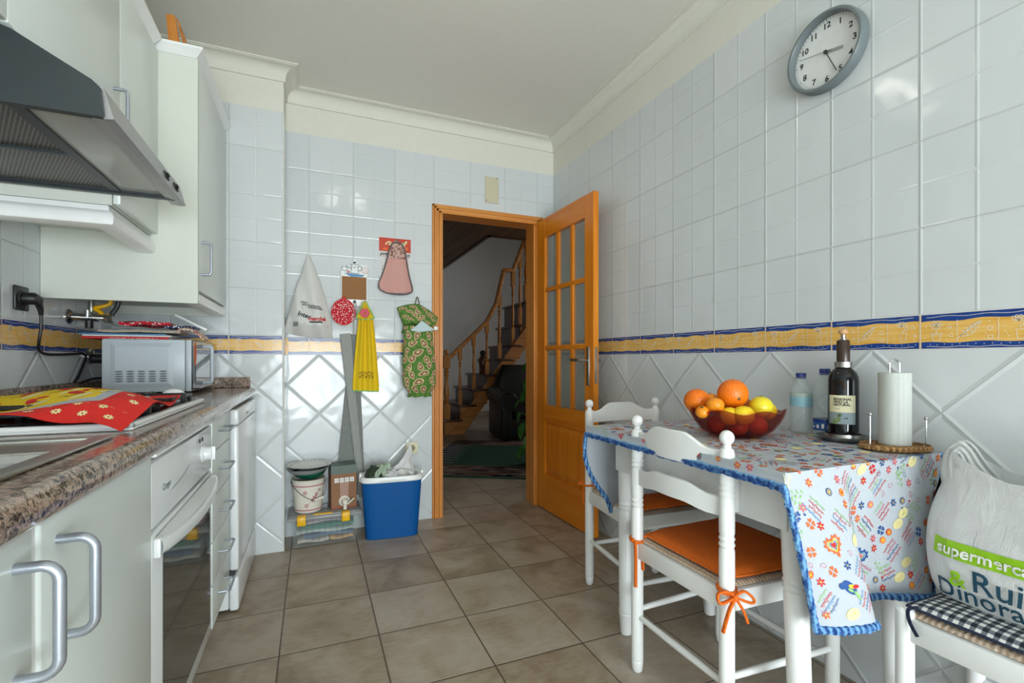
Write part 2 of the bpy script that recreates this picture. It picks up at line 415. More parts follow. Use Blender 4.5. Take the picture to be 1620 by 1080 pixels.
M_APPLE = skin('red_apple_skin', rgb(190, 60, 44), rgb(214, 104, 60), bd=.0002, rough=.25)
M_WINEGL = plain('dark_wine_glass', rgb(16, 16, 20), .06, var=.1)
M_BROWNGL = plain('brown_neck_sleeve', rgb(60, 44, 36), .2)
M_LAMP = NT('lamp_glow').set(color=(1, 1, 1, 1), emit=(1.0, .95, .86, 1), estr=7.5).m
# ------------------------------------------------------------------ the room
WM = [M_TILE, M_DIAG, M_PLASTER, M_BAND, M_BLUE, M_WLINE, M_JOINT]
ZB0, ZB1, ZT = 1.060, 1.158, 2.36       # ochre border and top of the tiles
def border_motifs():
    """white line drawings of one 25 cm border tile, in (0..0.25, 0..0.098)"""
    W = 0.0016; out = []
    for k in (1, 2): out += ribbon([(k * .0833 + .0008 * sin(q * 2.1), .018 + q * .0075) for q in range(9)], W * .8)
    # pot with tulip
    out += ribbon([(.034, .046), (.037, .022), (.048, .022), (.051, .046), (.034, .046)], W)
    out += ribbon([(.042, .046), (.043, .058)], W)
    for r in (-.7, -.25, .25, .7): out += ringline(.046 + .011 * sin(r), .066 + .008 * cos(r), .0075, W, 10, .55, 1, -r)
    out += ringline(.034, .06, .006, W, 10, .6, 1, .6)
    out += ribbon([(.012, .06), (.020, .069), (.023, .058), (.012, .06)], W) + ribbon([(.010, .036), (.017, .04), (.013, .046), (.010, .036)], W)
    for q in ((.064, .03), (.07, .042), (.067, .036), (.073, .056), (.014, .026)): out.append(disc(q[0], q[1], .0014, 6))
    # leaf
    P = [(.118, .070)]
    for k in range(1, 9): t = k / 8; P.append((.118 + .042 * t - .010 * sin(pi * t), .070 - .036 * t + .013 * sin(pi * t)))
    Q = [(.118 + .042 * t - .012 * sin(pi * t) * .2, .070 - .036 * t - .013 * sin(pi * t)) for t in [1 - k / 8 for k in range(9)]]
    out += ribbon(P, W) + ribbon(Q, W) + ribbon([(.116, .073), (.164, .030), (.166, .027)], W)
    for t in (.3, .5, .7): out += ribbon([(.118 + .042 * t, .070 - .036 * t), (.118 + .042 * t + .011, .070 - .036 * t + .003)], W * .8) + ribbon([(.118 + .042 * t, .070 - .036 * t), (.118 + .042 * t - .003, .070 - .036 * t - .009)], W * .8)
    out += ringline(.100, .052, .0055, W, 6) + ribbon([(.094, .025), (.104, .025), (.104, .034), (.094, .034), (.094, .025)], W)
    out += [disc(.101, .070, .0018, 6), disc(.108, .038, .0014, 6)]
    # daisy in a pot
    out += ribbon([(.200, .044), (.206, .022), (.219, .022), (.225, .044), (.200, .044), (.206, .036), (.212, .044), (.219, .036), (.225, .044)], W) + ribbon([(.2125, .044), (.2125, .054)], W)
    for k in range(6): a = k * pi / 3; out += ringline(.2125 + .0085 * cos(a), .066 + .0065 * sin(a), .0052, W, 9, 1.2, .8, a)
    out += ribbon([(.178, .056), (.188, .058), (.184, .068), (.178, .056)], W) + ribbon([(.176, .032), (.186, .036), (.178, .043), (.176, .032)], W)
    out += [disc(.236, .062, .0016, 6), disc(.24, .03, .0016, 6), disc(.19, .026, .0014, 6)]
    return out
MOTIF = border_motifs()
def tiled(mb, fn, a0, a1, z0, z1, jo, jp, ao, zones='dbtp'):
    """one tiled strip of wall from a0 to a1; fn(a,z,off) -> point. jo/jp: a joint and the pitch, ao: an apex of the diagonal tiles"""
    def rect(za, zb, m, uv):
        if zb - za < 1e-4: return
        mb.m = m; P = [(a0, za), (a1, za), (a1, zb), (a0, zb)]
        mb.poly([fn(a, z, 0) for a, z in P], [uv(a, z) for a, z in P])
    c = lambda z: min(z1, max(z0, z))
    rect(c(z0), c(ZB0), 1, lambda a, z: ((a - ao) / 1.003, z - ZB0))
    rect(c(ZB1), c(ZT), 0, lambda a, z: ((a - jo) / jp * .25, (z - ZB1) / .992))
    rect(c(ZT), c(ZC), 2, lambda a, z: (a, z))
    if z0 < ZB0 and z1 > ZB1:
        rect(ZB0, ZB1, 3, lambda a, z: (a, z))
        k0 = floor((a0 - jo) / jp); k1 = floor((a1 - jo) / jp) + 1
        for k in range(k0, k1):
            o = jo + k * jp; s = jp / .25
            def put(polys, m, off):
                mb.m = m
                for p in polys:
                    q = [(o + x * s, ZB0 + y) for x, y in p]
                    if min(x for x, _ in q) >= a0 and max(x for x, _ in q) <= a1: mb.poly([fn(x, y, off) for x, y in q])
            N = 20; xs = [i * .25 / N for i in range(N + 1)]
            up = [(.003 + x * .976, .0785 + .0020 * sin(x * 60 + 1) + .0014 * sin(x * 23)) for x in xs]
            put([[(a[0], a[1]), (b[0], b[1]), (b[0], .0965), (a[0], .0965)] for a, b in zip(up, up[1:])], 4, .0004)
            lo = [(.003 + x * .976, .0185 + .0018 * sin(x * 52 + 2)) for x in xs]
            put([[(a[0], .0015), (b[0], .0015), (b[0], b[1]), (a[0], a[1])] for a, b in zip(lo, lo[1:])], 4, .0004)
            put(ribbon([(x, .0895 + .0016 * sin(x * 75)) for x, y in up[1:-1]], .0011), 5, .0008)
            put(ribbon([(x, .0062 + .0013 * sin(x * 90)) for x, y in lo[1:-1]], .0011), 5, .0008)
            put([disc(.012 + i * .0165, .0125 + .001 * sin(i * 3), .0012, 5) for i in range(14)], 5, .0008)
            put(MOTIF, 5, .0007)
            put([[(-.0012, 0), (.0012, 0), (.0012, .098), (-.0012, .098)]], 6, .0009)
        for zz in (ZB0, ZB1):
            mb.m = 6; mb.poly([fn(a0, zz - .0012, .0006), fn(a1, zz - .0012, .0006), fn(a1, zz + .0012, .0006), fn(a0, zz + .0012, .0006)])

# right wall (towards -x)
mb = MB(); tiled(mb, lambda a, z, o: (XR - o, a, z), YR, YB, 0, ZC, 1.310, .2523, 1.642)
mb.m = 2; mb.box(XR + .002, XR + .12, YR, YB, 0, ZC)
struct(mb.build('wall_right', WM))
# back wall with the doorway
DX0, DX1, DZ = .752, 1.472, 2.022
mb = MB(); fb = lambda a, z, o: (a, YB - o, z); kw = (-.0235, .2495, .032)
tiled(mb, fb, XC, DX0, 0, ZC, *kw); tiled(mb, fb, DX1, XR, 0, ZC, *kw); tiled(mb, fb, DX0, DX1, DZ, ZC, *kw)
mb.m = 2
mb.box(XL, DX0, YB + .002, YB + .13, 0, ZC); mb.box(DX1, XR + .12, YB + .002, YB + .13, 0, ZC); mb.box(DX0, DX1, YB + .002, YB + .13, DZ, ZC)
struct(mb.build('wall_back', WM))
# column in the far left corner
mb = MB()
tiled(mb, lambda a, z, o: (a, YC - o, z), XL, XC, 0, ZC, -.405, .2523, -.10)
tiled(mb, lambda a, z, o: (XC + o, a, z), YC, YB, 0, ZC, YC, .25, YC)
mb.m = 2; mb.box(XL, XC - .002, YC + .002, YB, 0, ZC)
mb.m = 6; mb.tube([(XC - .002, YC + .002, 0), (XC - .002, YC + .002, ZT)], .0055, 8)
struct(mb.build('wall_column', WM))
# left wall (towards +x)
mb = MB(); tiled(mb, lambda a, z, o: (XL + o, a, z), YR, YC, 0, ZC, 2.218, .2523, 2.18)
mb.m = 2; mb.box(XL - .12, XL - .002, YR, YB + .13, 0, ZC)
struct(mb.build('wall_left', WM))
# rear wall with the glazed balcony door that lights the room
mb = MB(); WX0, WX1, WZ = -.65, 1.40, 2.25
mb.box(XL - .12, WX0, YR - .14, YR, 0, ZC); mb.box(WX1, XR + .12, YR - .14, YR, 0, ZC); mb.box(WX0, WX1, YR - .14, YR, WZ, ZC)
struct(mb.build('wall_rear', M_PLASTER))
mb = MB()
for x in (WX0, (WX0 + WX1) / 2 - .035, WX1 - .07): mb.box(x, x + .07, YR - .10, YR - .04, 0, WZ)
for z in (0, .62, 1.3, WZ - .07): mb.box(WX0, WX1, YR - .095, YR - .045, z, z + (.09 if z == 0 else .05))
win = struct(mb.build('window_1', M_WPAINT))
mb = MB()
for k in range(15): mb.rbox(WX0 + .01, WX1 - .01, YR - .125, YR - .108, WZ - .052 * (k + 1), WZ - .052 * k - .002, .006, 2)
mb.build('added_blind', M_WPAINT, win)  # unseen blind, added so that daylight enters only low down
# floor, ceiling
mb = MB(); mb.box(XL - .12, XR + .12, YR - .2, YB + .10, -.06, 0); mb.box(-1.6, 5.4, YB + .10, 8.55, -.06, 0)
struct(mb.build('floor', M_FLOOR))
mb = MB(); mb.box(XL - .12, XR + .12, YR - .14, YB + .13, ZC, ZC + .08)
struct(mb.build('ceiling', M_CEIL))
# plaster cove along the ceiling
def cove(mb, P, closed=False):
    """sweep the cove section along the wall line P (points with inward normals)"""
    sec = [(0, -.078), (.010, -.078), (.010, -.060)] + [(.010 + .050 * (1 - cos(t * pi / 2 / 6)), -.060 + .050 * sin(t * pi / 2 / 6)) for t in range(7)] + [(.066, -.010), (.066, -.006), (.074, -.006), (.074, 0), (0, 0)]
    rings = [mb.pts([(x + nx * a, y + ny * a, ZC + b) for a, b in sec]) for x, y, nx, ny in P]; n = len(sec)
    for a, b in zip(rings, rings[1:]):
        for k in range(n): mb.face((a + k, a + (k + 1) % n, b + (k + 1) % n, b + k))
mb = MB()
cove(mb, [(XL, YR, 1, 0), (XL, YC, 1, -1), (XC, YC, 1, -1), (XC, YB, 1, -1), (XR, YB, -1, -1), (XR, YR, -1, 0)])
struct(mb.build('trim_1', M_PLASTER, angle=30))

# ---- doorway: casing and the glazed door standing open
door = struct(bpy.data.objects.new('door_1', None)); COL.objects.link(door); door.location = (DX0, YB, 0)
def casing(mb, along):
    """moulded casing boards; local x 0..DX1-DX0"""
    W = DX1 - DX0
    for i, (a, b, t) in enumerate(((-.040, -.026, .014), (-.026, -.012, .020), (-.012, .004, .016), (.004, .018, .022))):
        if along == 'z':
            mb.rbox(a, b, -t, .0, 0, DZ + (-.0 - a) - .022 * 0 - .018, .002, 1)
        else:
            mb.rbox(a, W - a, -t, .0, DZ - b - .018 + .0, DZ - a - .018, .002, 1)
mb = MB(); casing(mb, 'z')
for i, (a, b, t) in enumerate(((-.026, -.012, .020), (-.012, .004, .016), (.004, .018, .022))): mb.rbox(DX1 - DX0 - b, DX1 - DX0 - a, -t, 0, 0, DZ - .018 - a, .002, 1)
mb.box(.018, .030, -.010, .13, 0, DZ - .022); mb.box(DX1 - DX0 - .030, DX1 - DX0 - .018, -.005, .13, 0, DZ - .022)
mb.build('door_casing', M_CASE, door)
mb = MB(); casing(mb, 'x'); mb.box(.018, DX1 - DX0 - .018, -.008, .13, DZ - .034, DZ - .022); mb.build('door_head', M_CASEX, door)
leaf = bpy.data.objects.new('door_leaf', None); COL.objects.link(leaf); leaf.parent = door
leaf.location = (1.458 - DX0, 3.035 - YB, .008); leaf.rotation_euler = (0, 0, math.atan2(-.70, .022))
T = .036; L = .70; HZ = 1.992
mb = MB()
GX = [(.113, .258), (.294, .436), (.470, .607)]; GZ = [(.715, 1.088), (1.118, 1.484), (1.512, 1.860)]
mb.rbox(0, .113, 0, T, 0, HZ, .002, 1); mb.rbox(.607, L, 0, T, 0, HZ, .002, 1)
mb.build('stile', M_PINE, leaf)
mb = MB()
mb.box(.113, .607, .001, T - .001, 1.860, HZ); mb.box(.113, .607, .001, T - .001, .600, .715); mb.box(.113, .607, .001, T - .001, 0, .245)
mb.build('rail', M_PINEX, leaf)
mb = MB()
for x in ((.258, .294), (.436, .470)): mb.rbox(x[0], x[1], .004, T - .004, .715, 1.860, .004, 1)
mb.build('glazing_bar', M_PINE, leaf)
mb = MB()
for z in ((1.088, 1.118), (1.484, 1.512)): mb.rbox(.113, .607, .003, T - .003, z[0], z[1], .004, 1)
mb.build('glazing_bar', M_PINEX, leaf)
mb = MB()   # raised panel with sloping border, both faces
for y0, y1 in ((.014, .003), (T - .014, T - .003)):
    A = [(.113, .245), (.607, .245), (.607, .600), (.113, .600)]; B = [(.155, .287), (.565, .287), (.565, .558), (.155, .558)]
    i = mb.pts([(x, y0, z) for x, z in A]); j = mb.pts([(x, y1, z) for x, z in B])
    for k in range(4): mb.face((i + k, i + (k + 1) % 4, j + (k + 1) % 4, j + k))
    mb.face([j + k for k in range(4)])
mb.build('panel', M_PINE, leaf, smooth=False)
for x in GX:
    for z in GZ:
        mb = MB(); mb.box(x[0] - .004, x[1] + .004, T / 2 - .002, T / 2 + .002, z[0] - .004, z[1] + .004); mb.build('glass_pane', M_PANE, leaf)
for side in (-1, 1):
    mb = MB(); f = (lambda y: -y) if side < 0 else (lambda y: T + y)
    ya, yb = sorted((f(0), f(.007))); mb.rbox(.636, .664, ya, yb, .872, 1.098, .003, 2)
    mb.tube([(.650, f(.006), 1.018), (.650, f(.042), 1.018), (.640, f(.048), 1.019), (.610, f(.048), 1.021), (.530, f(.046), 1.022)], .0085, 10)
    mb.lathe([(.006, 0), (.006, .004)], (.650, f(.006), .935), 10, 'y'); mb.build('lever_handle', M_STEEL, leaf)
mb = MB(); mb.rbox(L - .001, L + .003, .009, .027, .885, 1.095, .002, 1); mb.rbox(L + .002, L + .010, .013, .023, 1.015, 1.03, .002, 1); mb.build('lock_plate', M_STEEL, leaf)

# ---- the hall and stairwell beyond the doorway
mb = MB(); mb.box(-1.6, 5.4, 8.40, 8.52, 0, 5.2); struct(mb.build('wall_hall_back', M_HALLWALL))
mb = MB(); mb.box(-1.72, -1.6, YB + .13, 8.52, 0, 2.6); struct(mb.build('wall_hall_left', M_HALLWALL))
mb = MB(); mb.box(5.4, 5.5, YB + .13, 8.52, 0, 5.2); struct(mb.build('wall_hall_right', M_HALLWALL))
mb = MB(); mb.box(XR + .12, 5.4, YB + .0, YB + .13, 0, 2.6); mb.box(-1.6, XL, YB + .0, YB + .13, 0, 2.6); struct(mb.build('wall_hall_front', M_HALLWALL))
mb = MB(); mb.box(-1.6, 2.06, YB + .13, 8.40, 2.6, 2.68); mb.box(2.06, 5.4, YB + .13, 5.67, 2.6, 2.68)
struct(mb.build('ceiling_hall', M_PLANK))
mb = MB(); mb.box(2.04, 2.075, 5.655, 8.40, 2.585, 2.70); mb.box(2.04, 5.4, 5.655, 5.69, 2.585, 2.70); struct(mb.build('trim_2', M_STAIRD))
mb = MB(); mb.box(2.0, 5.4, 5.6, 8.52, 5.2, 5.28); mb.box(2.0, 2.06, 5.69, 8.40, 2.68, 5.2); mb.box(2.0, 5.4, 5.6, 5.66, 2.70, 5.2); struct(mb.build('ceiling_stairwell', M_HALLWALL))
mb = MB(); mb.box(-1.6, 5.4, 8.375, 8.40, 0, .08); struct(mb.build('baseboard_hall', M_FLOOR))
# ------------------------------------------------------------------ cabinets and appliances on the left
FX = -.310                       # face of the base units
ZK, ZTOP = .838, .885            # underside and top of the worktop
# worktop with the sink cut out
mb = MB(); SX0, SX1, SY0, SY1 = -.800, -.372, .33, 1.075
prof = [(SX1, ZK), (-.300, ZK)] + [(-.300 + .018 * sin(t * pi / 8) , ZTOP - .0235 - .0235 * cos(t * pi / 8)) for t in range(9)] + [(SX1, ZTOP)]
mb.prism(prof, .285, YC - .002, lambda a, b, h: (a, h, b))
mb.box(XL + .001, SX0, .285, YC - .002, ZK, ZTOP); mb.box(SX0, SX1, .285, SY0, ZK, ZTOP); mb.box(SX0, SX1, SY1, YC - .002, ZK, ZTOP)
tag(mb.build('worktop', M_GRAN, smooth=False), 'speckled pink and grey granite worktop along the left wall', 'worktop')
mb = MB(); mb.rbox(XL + .001, XL + .022, .285, YC - .022, ZTOP + .0005, ZTOP + .055, .003, 1); mb.rbox(XL + .0225, -.305, YC - .022, YC - .001, ZTOP + .0005, ZTOP + .055, .003, 1)
tag(mb.build('upstand', M_GRAN), 'low granite upstand edging the back of the worktop', 'upstand')
# sink
sk = thing('sink', 'stainless steel sink set into the granite worktop', 'sink', (-.58, .70, ZTOP))
mb = MB(); x0, x1, y0, y1 = -.235, .240, -.395, .398
for a in ((x0, x0 + .03, y0, y1), (x1 - .028, x1, y0, y1), (x0 + .03, x1 - .028, y0, y0 + .03), (x0 + .03, x1 - .028, y1 - .03, y1)): mb.rbox(a[0], a[1], a[2], a[3], .001, .007, .003, 2)
mb.rbox(x0 + .02, x1 - .02, .255, y1 - .02, -.003, .003, .002, 1); mb.build('rim', M_STEEL, sk)
mb = MB(); bx0, bx1, by0, by1 = x0 + .028, x1 - .026, -.36, .256
ring = lambda i, z: [(bx0 + i, by0 + i, z), (bx1 - i, by0 + i, z), (bx1 - i, by1 - i, z), (bx0 + i, by1 - i, z)]
R = [mb.pts(ring(i, z)) for i, z in ((0, .002), (.006, -.01), (.012, -.13), (.03, -.15))]
for a, b in zip(R, R[1:]):
    for k in range(4): mb.face((a + k, a + (k + 1) % 4, b + (k + 1) % 4, b + k))
mb.face([R[-1] + k for k in range(4)]); mb.build('basin', M_STEEL, sk, smooth=False)
mb = MB(); mb.lathe([(.001, -.149), (.03, -.149), (.034, -.146), (.036, -.149)], (.0, .0, 0), 20, caps=False); mb.build('drain', M_CHROME, sk)

# base unit under the sink
c = thing('base_cabinet', 'white lacquered base cabinet with two tall doors under the sink', 'cabinet', (-.6, .75, 0))
def loc(mb, o): mb.T = Matrix.Translation((-o.location.x, -o.location.y, -o.location.z)); return mb
mb = loc(MB(), c); mb.box(XL + .01, FX - .02, .30, .318, .10, ZK - .002); mb.box(XL + .01, FX - .02, 1.187, 1.205, .10, ZK - .002); mb.box(XL + .01, FX - .02, .30, 1.205, .10, .118); mb.box(XL + .01, XL + .02, .30, 1.205, .10, ZK - .002)
mb.box(FX - .08, FX - .065, .30, 1.205, 0, .10); mb.build('carcass', M_CABIN, c)
for ya, yb, hy in ((.30, .749, .708), (.762, 1.203, .805)):
    mb = loc(MB(), c); mb.rbox(FX - .019, FX, ya, yb, .13, ZK - .008, .006, 3); d = mb.build('door', M_CAB, c)
    mb = loc(MB(), c); bow_handle(mb, (FX - .002, hy, .668), (FX - .002, hy, .795), (.042, 0, 0), .0062, .018); mb.build('handle', M_ALU, d)
mb = loc(MB(), c); mb.box(FX - .030, FX - .004, .7495, .7615, .13, ZK - .008); mb.build('centre_strip', M_WPAINT, c)

# oven
ov = thing('oven', 'white built-in oven with a bowed handle and dark glass door', 'oven', (-.6, 1.525, 0))
OY0, OY1 = 1.212, 1.838
mb = loc(MB(), ov); mb.box(XL + .03, FX - .03, OY0 + .005, OY1 - .005, .10, .80); mb.box(FX - .08, FX - .065, OY0, OY1, 0, .10); mb.build('body', M_DGREY, ov)
mb = loc(MB(), ov); mb.rbox(FX - .03, FX + .006, OY0, OY1, .824, .833, .003, 2); mb.build('top_trim', M_WPAINT, ov)
mb = loc(MB(), ov); mb.rbox(FX - .03, FX - .002, OY0, OY1, .672, .812, .004, 2); pan = mb.build('control_panel', M_APPL, ov)
for ky in (1.70,):
    mb = loc(MB(), ov); mb.lathe([(.026, 0), (.026, .004), (.021, .008), (.019, .022), (.016, .026), (.0001, .027)], (FX - .002, ky, .745), 24, 'x'); mb.rbox(FX + .02, FX + .033, ky - .005, ky + .005, .724, .766, .003, 2); mb.build('knob', M_APPL, pan)
for y in (1.655, 1.692): mb = loc(MB(), ov); mb.rbox(FX - .004, FX + .001, y, y + .008, .783, .795, .001, 1); mb.build('pilot_lamp', M_BLACK, pan)
mb = loc(MB(), ov); lay(mb, text2d('Conger', .022), 0, lambda a, b: (FX - .0012, 1.32 + a, .742 + b)); lay(mb, ribbon([(-.09 + .18 * t / 12, -.012 + .022 * (t / 12) ** 2) for t in range(13)], .0012), 0, lambda a, b: (FX - .0012, 1.45 + a, .735 + b)); mb.build('lettering', M_TEAL, pan)
mb = loc(MB(), ov); mb.rbox(FX - .03, FX - .002, OY0, OY1, .13, .662, .004, 2)
dr = mb.build('oven_door', M_APPL, ov)
mb = loc(MB(), ov); mb.box(FX - .003, FX - .0005, OY0 + .075, OY1 - .03, .175, .60); M_OVGL = plain('oven_door_glass', rgb(64, 64, 60), .05, var=.02); mb.build('window', M_OVGL, dr)
mb = loc(MB(), ov)      # bowed handle bar
def bow(u, v):
    y = OY0 + .004 + (OY1 - OY0 - .008) * u; s = sin(pi * u) ** .7; a = 2 * pi * v
    return (FX + .008 + .026 * s + .008 * cos(a), y, .634 - .010 * s + .017 * sin(a))
mb.grid(lambda v, u: bow(u, v), 12, 24, wrapu=True)
mb.rbox(FX - .002, FX + .012, OY0 + .004, OY0 + .03, .61, .652, .004, 2); mb.rbox(FX - .002, FX + .012, OY1 - .03, OY1 - .004, .61, .652, .004, 2)
mb.grid(lambda u, v: (FX + .001 + (.010 + .026 * sin(pi * u) ** .7) * v, OY0 + .004 + (OY1 - OY0 - .008) * u, .652 - .006 * v), 24, 3)
mb.build('handle', M_APPL, dr)

# drawers
dc = thing('drawer_unit', 'narrow white five-drawer unit between the oven and the dishwasher', 'drawers', (-.6, 2.02, 0))
mb = loc(MB(), dc); mb.box(XL + .01, FX - .022, 1.845, 2.20, .10, ZK - .002); mb.box(FX - .08, FX - .065, 1.845, 2.20, 0, .10); mb.build('carcass', M_CABIN, dc)
zs = [.13, .275, .418, .564, .717, .832]
for a, b in zip(zs, zs[1:]):
    mb = loc(MB(), dc); mb.rbox(FX - .02, FX, 1.847, 2.198, a + .0015, b - .0015, .003, 2); d = mb.build('drawer', M_CAB, dc)
    mb = loc(MB(), dc); zc_ = (a + b) / 2 + .005; bow_handle(mb, (FX - .002, 1.955, zc_), (FX - .002, 2.075, zc_), (.036, 0, 0), .0042, .010, 8); mb.build('handle', M_ALU, d)

# dishwasher
dw = thing('dishwasher', 'white dishwasher at the end of the worktop beside the column', 'dishwasher', (-.58, 2.51, 0))
mb = loc(MB(), dw); mb.rbox(XL + .03, FX - .005, 2.212, 2.822, .02, .832, .004, 1); mb.build('body', M_APPL, dw)
mb = loc(MB(), dw); mb.rbox(FX - .004, -.280, 2.212, 2.822, .765, .828, .008, 3); cp = mb.build('control_panel', M_APPL, dw)
mb = loc(MB(), dw); lay(mb, strokes(6, .018, 4), 0, lambda a, b: (-.2795, 2.70 + a, .787 + b)); mb.build('lettering', M_DGREY, cp)
for q in range(3): mb = loc(MB(), dw); mb.lathe([(.004, 0), (.004, .0015), (.0001, .002)], (-.2802, 2.45 + q * .03, .79), 10, 'x'); mb.build('button', M_DGREY, cp)
mb = loc(MB(), dw); mb.rbox(FX - .004, -.280, 2.212, 2.822, .175, .760, .010, 3); mb.build('dishwasher_door', M_APPL, dw)
mb = loc(MB(), dw); mb.rbox(FX - .004, -.280, 2.212, 2.822, .012, .150, .010, 3); mb.build('kick_panel', M_APPL, dw)
mb = loc(MB(), dw); mb.box(FX - .004, -.296, 2.216, 2.818, .150, .175); mb.build('shadow_gap', M_DGREY, dw)

# wall cabinets
def crown(mb, P, z0, h=.034, out=.03, val=False):
    """small cornice strip running over the points P = (x,y,nx,ny)"""
    sec = [(-.03, 0), (.004, 0), (.010, .006), (out * .75, h * .55), (out, h * .75), (out, h), (-.03, h)]
    if val: sec = [(-.03, 0), (.010, 0), (.018, .004), (.021, .012), (.021, .030), (.016, .040), (.006, .048), (.003, h), (-.03, h)]
    rings = [mb.pts([(x + nx * a, y + ny * a, z0 + b) for a, b in sec]) for x, y, nx, ny in P]; n = len(sec)
    for a, b in zip(rings, rings[1:]):
        for k in range(n): mb.face((a + k, a + (k + 1) % n, b + (k + 1) % n, b + k))
    for r, rev in ((rings[0], True), (rings[-1], False)): q = [r + k for k in range(n)]; mb.face(q[::-1] if rev else q)
wc = thing('wall_cabinet', 'tall deep white wall cabinet beside the tiled column, one door facing the room', 'cabinet', (-.65, 2.51, 1.25))
mb = loc(MB(), wc); mb.box(XL + .001, -.417, 2.190, 2.209, 1.250, 2.205); mb.box(XL + .001, -.436, 2.82, 2.837, 1.250, 2.205); mb.box(XL + .001, -.436, 2.209, 2.82, 1.29, 1.309); mb.box(XL + .001, -.436, 2.209, 2.82, 2.186, 2.205); mb.box(XL + .001, XL + .01, 2.209, 2.82, 1.31, 2.186)
mb.build('carcass', M_CABIN, wc)
mb = loc(MB(), wc); mb.rbox(-.435, -.416, 2.2105, 2.837, 1.305, 2.203, .004, 2); d = mb.build('door', M_CAB, wc)
mb = loc(MB(), wc); bow_handle(mb, (-.417, 2.245, 1.372), (-.417, 2.245, 1.50), (.036, 0, 0), .0052, .012); mb.build('handle', M_ALU, d)
mb = loc(MB(), wc); crown(mb, [(XL + .002, 2.190, 0, -1), (-.425, 2.190, 1, -1), (-.425, 2.836, 1, 0)], 2.205); mb.build('crown', M_WPAINT, wc)
mb = loc(MB(), wc); crown(mb, [(-.437, 2.209, 1, 0), (-.437, 2.836, 1, 0)], 1.252, .05, .034, True); mb.build('valance', M_WPAINT, wc)

wb = thing('wall_cabinet', 'narrow shallow white wall cabinet between the hood and the tall cabinet', 'cabinet', (-.7, 2.0, 1.5))
mb = loc(MB(), wb); mb.box(XL + .001, -.566, 1.806, 2.188, 1.50, 2.205); mb.build('carcass', M_CABIN, wb)
mb = loc(MB(), wb); mb.rbox(-.565, -.545, 1.808, 2.187, 1.505, 2.203, .004, 2); mb.build('door', M_CAB, wb)
mb = loc(MB(), wb); crown(mb, [(XL + .002, 1.800, 0, -1), (-.575, 1.800, 1, -1), (-.575, 2.188, 1, 0)], 1.432, .064, .030, True); mb.build('valance', M_WPAINT, wb)
mb = loc(MB(), wb); crown(mb, [(-.555, 1.803, 1, 0), (-.555, 2.15, 1, 0)], 2.205); mb.build('crown', M_WPAINT, wb)
wa = thing('wall_cabinet', 'white wall cabinet with one plain door directly above the extractor hood', 'cabinet', (-.7, 1.5, 1.7))
mb = loc(MB(), wa); mb.box(XL + .001, -.566, .86, 1.801, 1.682, 2.205); mb.build('carcass', M_CABIN, wa)
for ya, yb in ((1.226, 1.803), (.86, 1.222)):
    mb = loc(MB(), wa); mb.rbox(-.565, -.545, ya, yb, 1.683, 2.203, .004, 2); d = mb.build('door', M_CAB, wa)
    if ya > 1: mb = loc(MB(), wa); bow_handle(mb, (-.547, 1.752, 1.705), (-.547, 1.752, 1.832), (.036, 0, 0), .0052, .012); mb.build('handle', M_ALU, d)
mb = loc(MB(), wa); crown(mb, [(-.555, .86, 1, 0), (-.555, 1.801, 1, 0)], 2.205); mb.build('crown', M_WPAINT, wa)

# extractor hood
hd = thing('extractor_hood', 'dark grey slanted extractor hood with a steel front under the wall cabinet', 'hood', (-.65, 1.53, 1.535))
HY0, HY1 = 1.228, 1.795
mb = loc(MB(), hd)
sec = [(XL + .002, 1.680), (-.565, 1.680), (-.543, 1.674), (-.418, 1.603), (-.405, 1.590), (-.400, 1.538)]
def hoodface(y): return [(x, y, z) for x, z in sec] + [(-.425, y, 1.536), (-.425, y, 1.548), (XL + .002, y, 1.548)]
for y0_, y1_ in ((HY0, HY0 + .014), (HY1 - .014, HY1)):
    sp = sec + [(-.402, 1.530), (XL + .002, 1.530)]
    mb.prism(sp, y0_, y1_, lambda a, b, h: (a, h, b))
mb.prism(sec[:4] + [(-.43, 1.59), (-.55, 1.66), (XL + .002, 1.66)], HY0 + .014, HY1 - .014, lambda a, b, h: (a, h, b))
mb.build('body', M_DGREY, hd, smooth=False)
mb = loc(MB(), hd); mb.prism([(-.416, 1.604), (-.402, 1.594), (-.385, 1.533), (-.402, 1.530), (-.425, 1.533), (-.428, 1.545), (-.406, 1.545), (-.416, 1.59)], HY0 + .012, 1.848, lambda a, b, h: (a, h, b)); fa = mb.build('front_panel', M_HOODF, hd, smooth=False)
for q in (1.655, 1.755):
    mb = loc(MB(), hd); mb.T = mb.T @ Matrix.Translation((-.393, q, 1.562)) @ Matrix.Rotation(-.27, 4, 'Y'); mb.rbox(-.004, .004, -.016, .016, -.010, .010, .001, 1); mb.rbox(.003, .009, -.010, .004, -.006, .006, .002, 1); mb.build('switch', M_BLACK, fa)
def mesh_mat():
    t = NT('filter_mesh'); v = t.coord('Object'); x, y, z = t.sep(v)
    def st(q, p): return t.math('ABSOLUTE', t.math('SUBTRACT', t.math('FRACT', t.math('ADD', t.math('DIVIDE', q, p), 50)), .5))
    a = st(t.math('ADD', x, t.math('MULTIPLY', y, .5)), .0085); b = st(t.math('SUBTRACT', y, t.math('MULTIPLY', x, .5)), .014)
    d = t.math('MAXIMUM', t.math('SUBTRACT', .5, a), t.math('SUBTRACT', .5, b))
    f = t.maprange(d, .30, .36, 0, 1); t.set(color=t.mix(f, rgb(20, 19, 17), rgb(128, 124, 116)), metal=.6, rough=.4); t.bump(f, .002); return t.m
M_MESH = mesh_mat()
for ya, yb in ((HY0 + .03, 1.505), (1.515, HY1 - .02)):
    mb = loc(MB(), hd); mb.box(XL + .02, -.560, ya, yb, 1.542, 1.548); mb.build('grease_filter', M_MESH, hd)
mb = loc(MB(), hd)
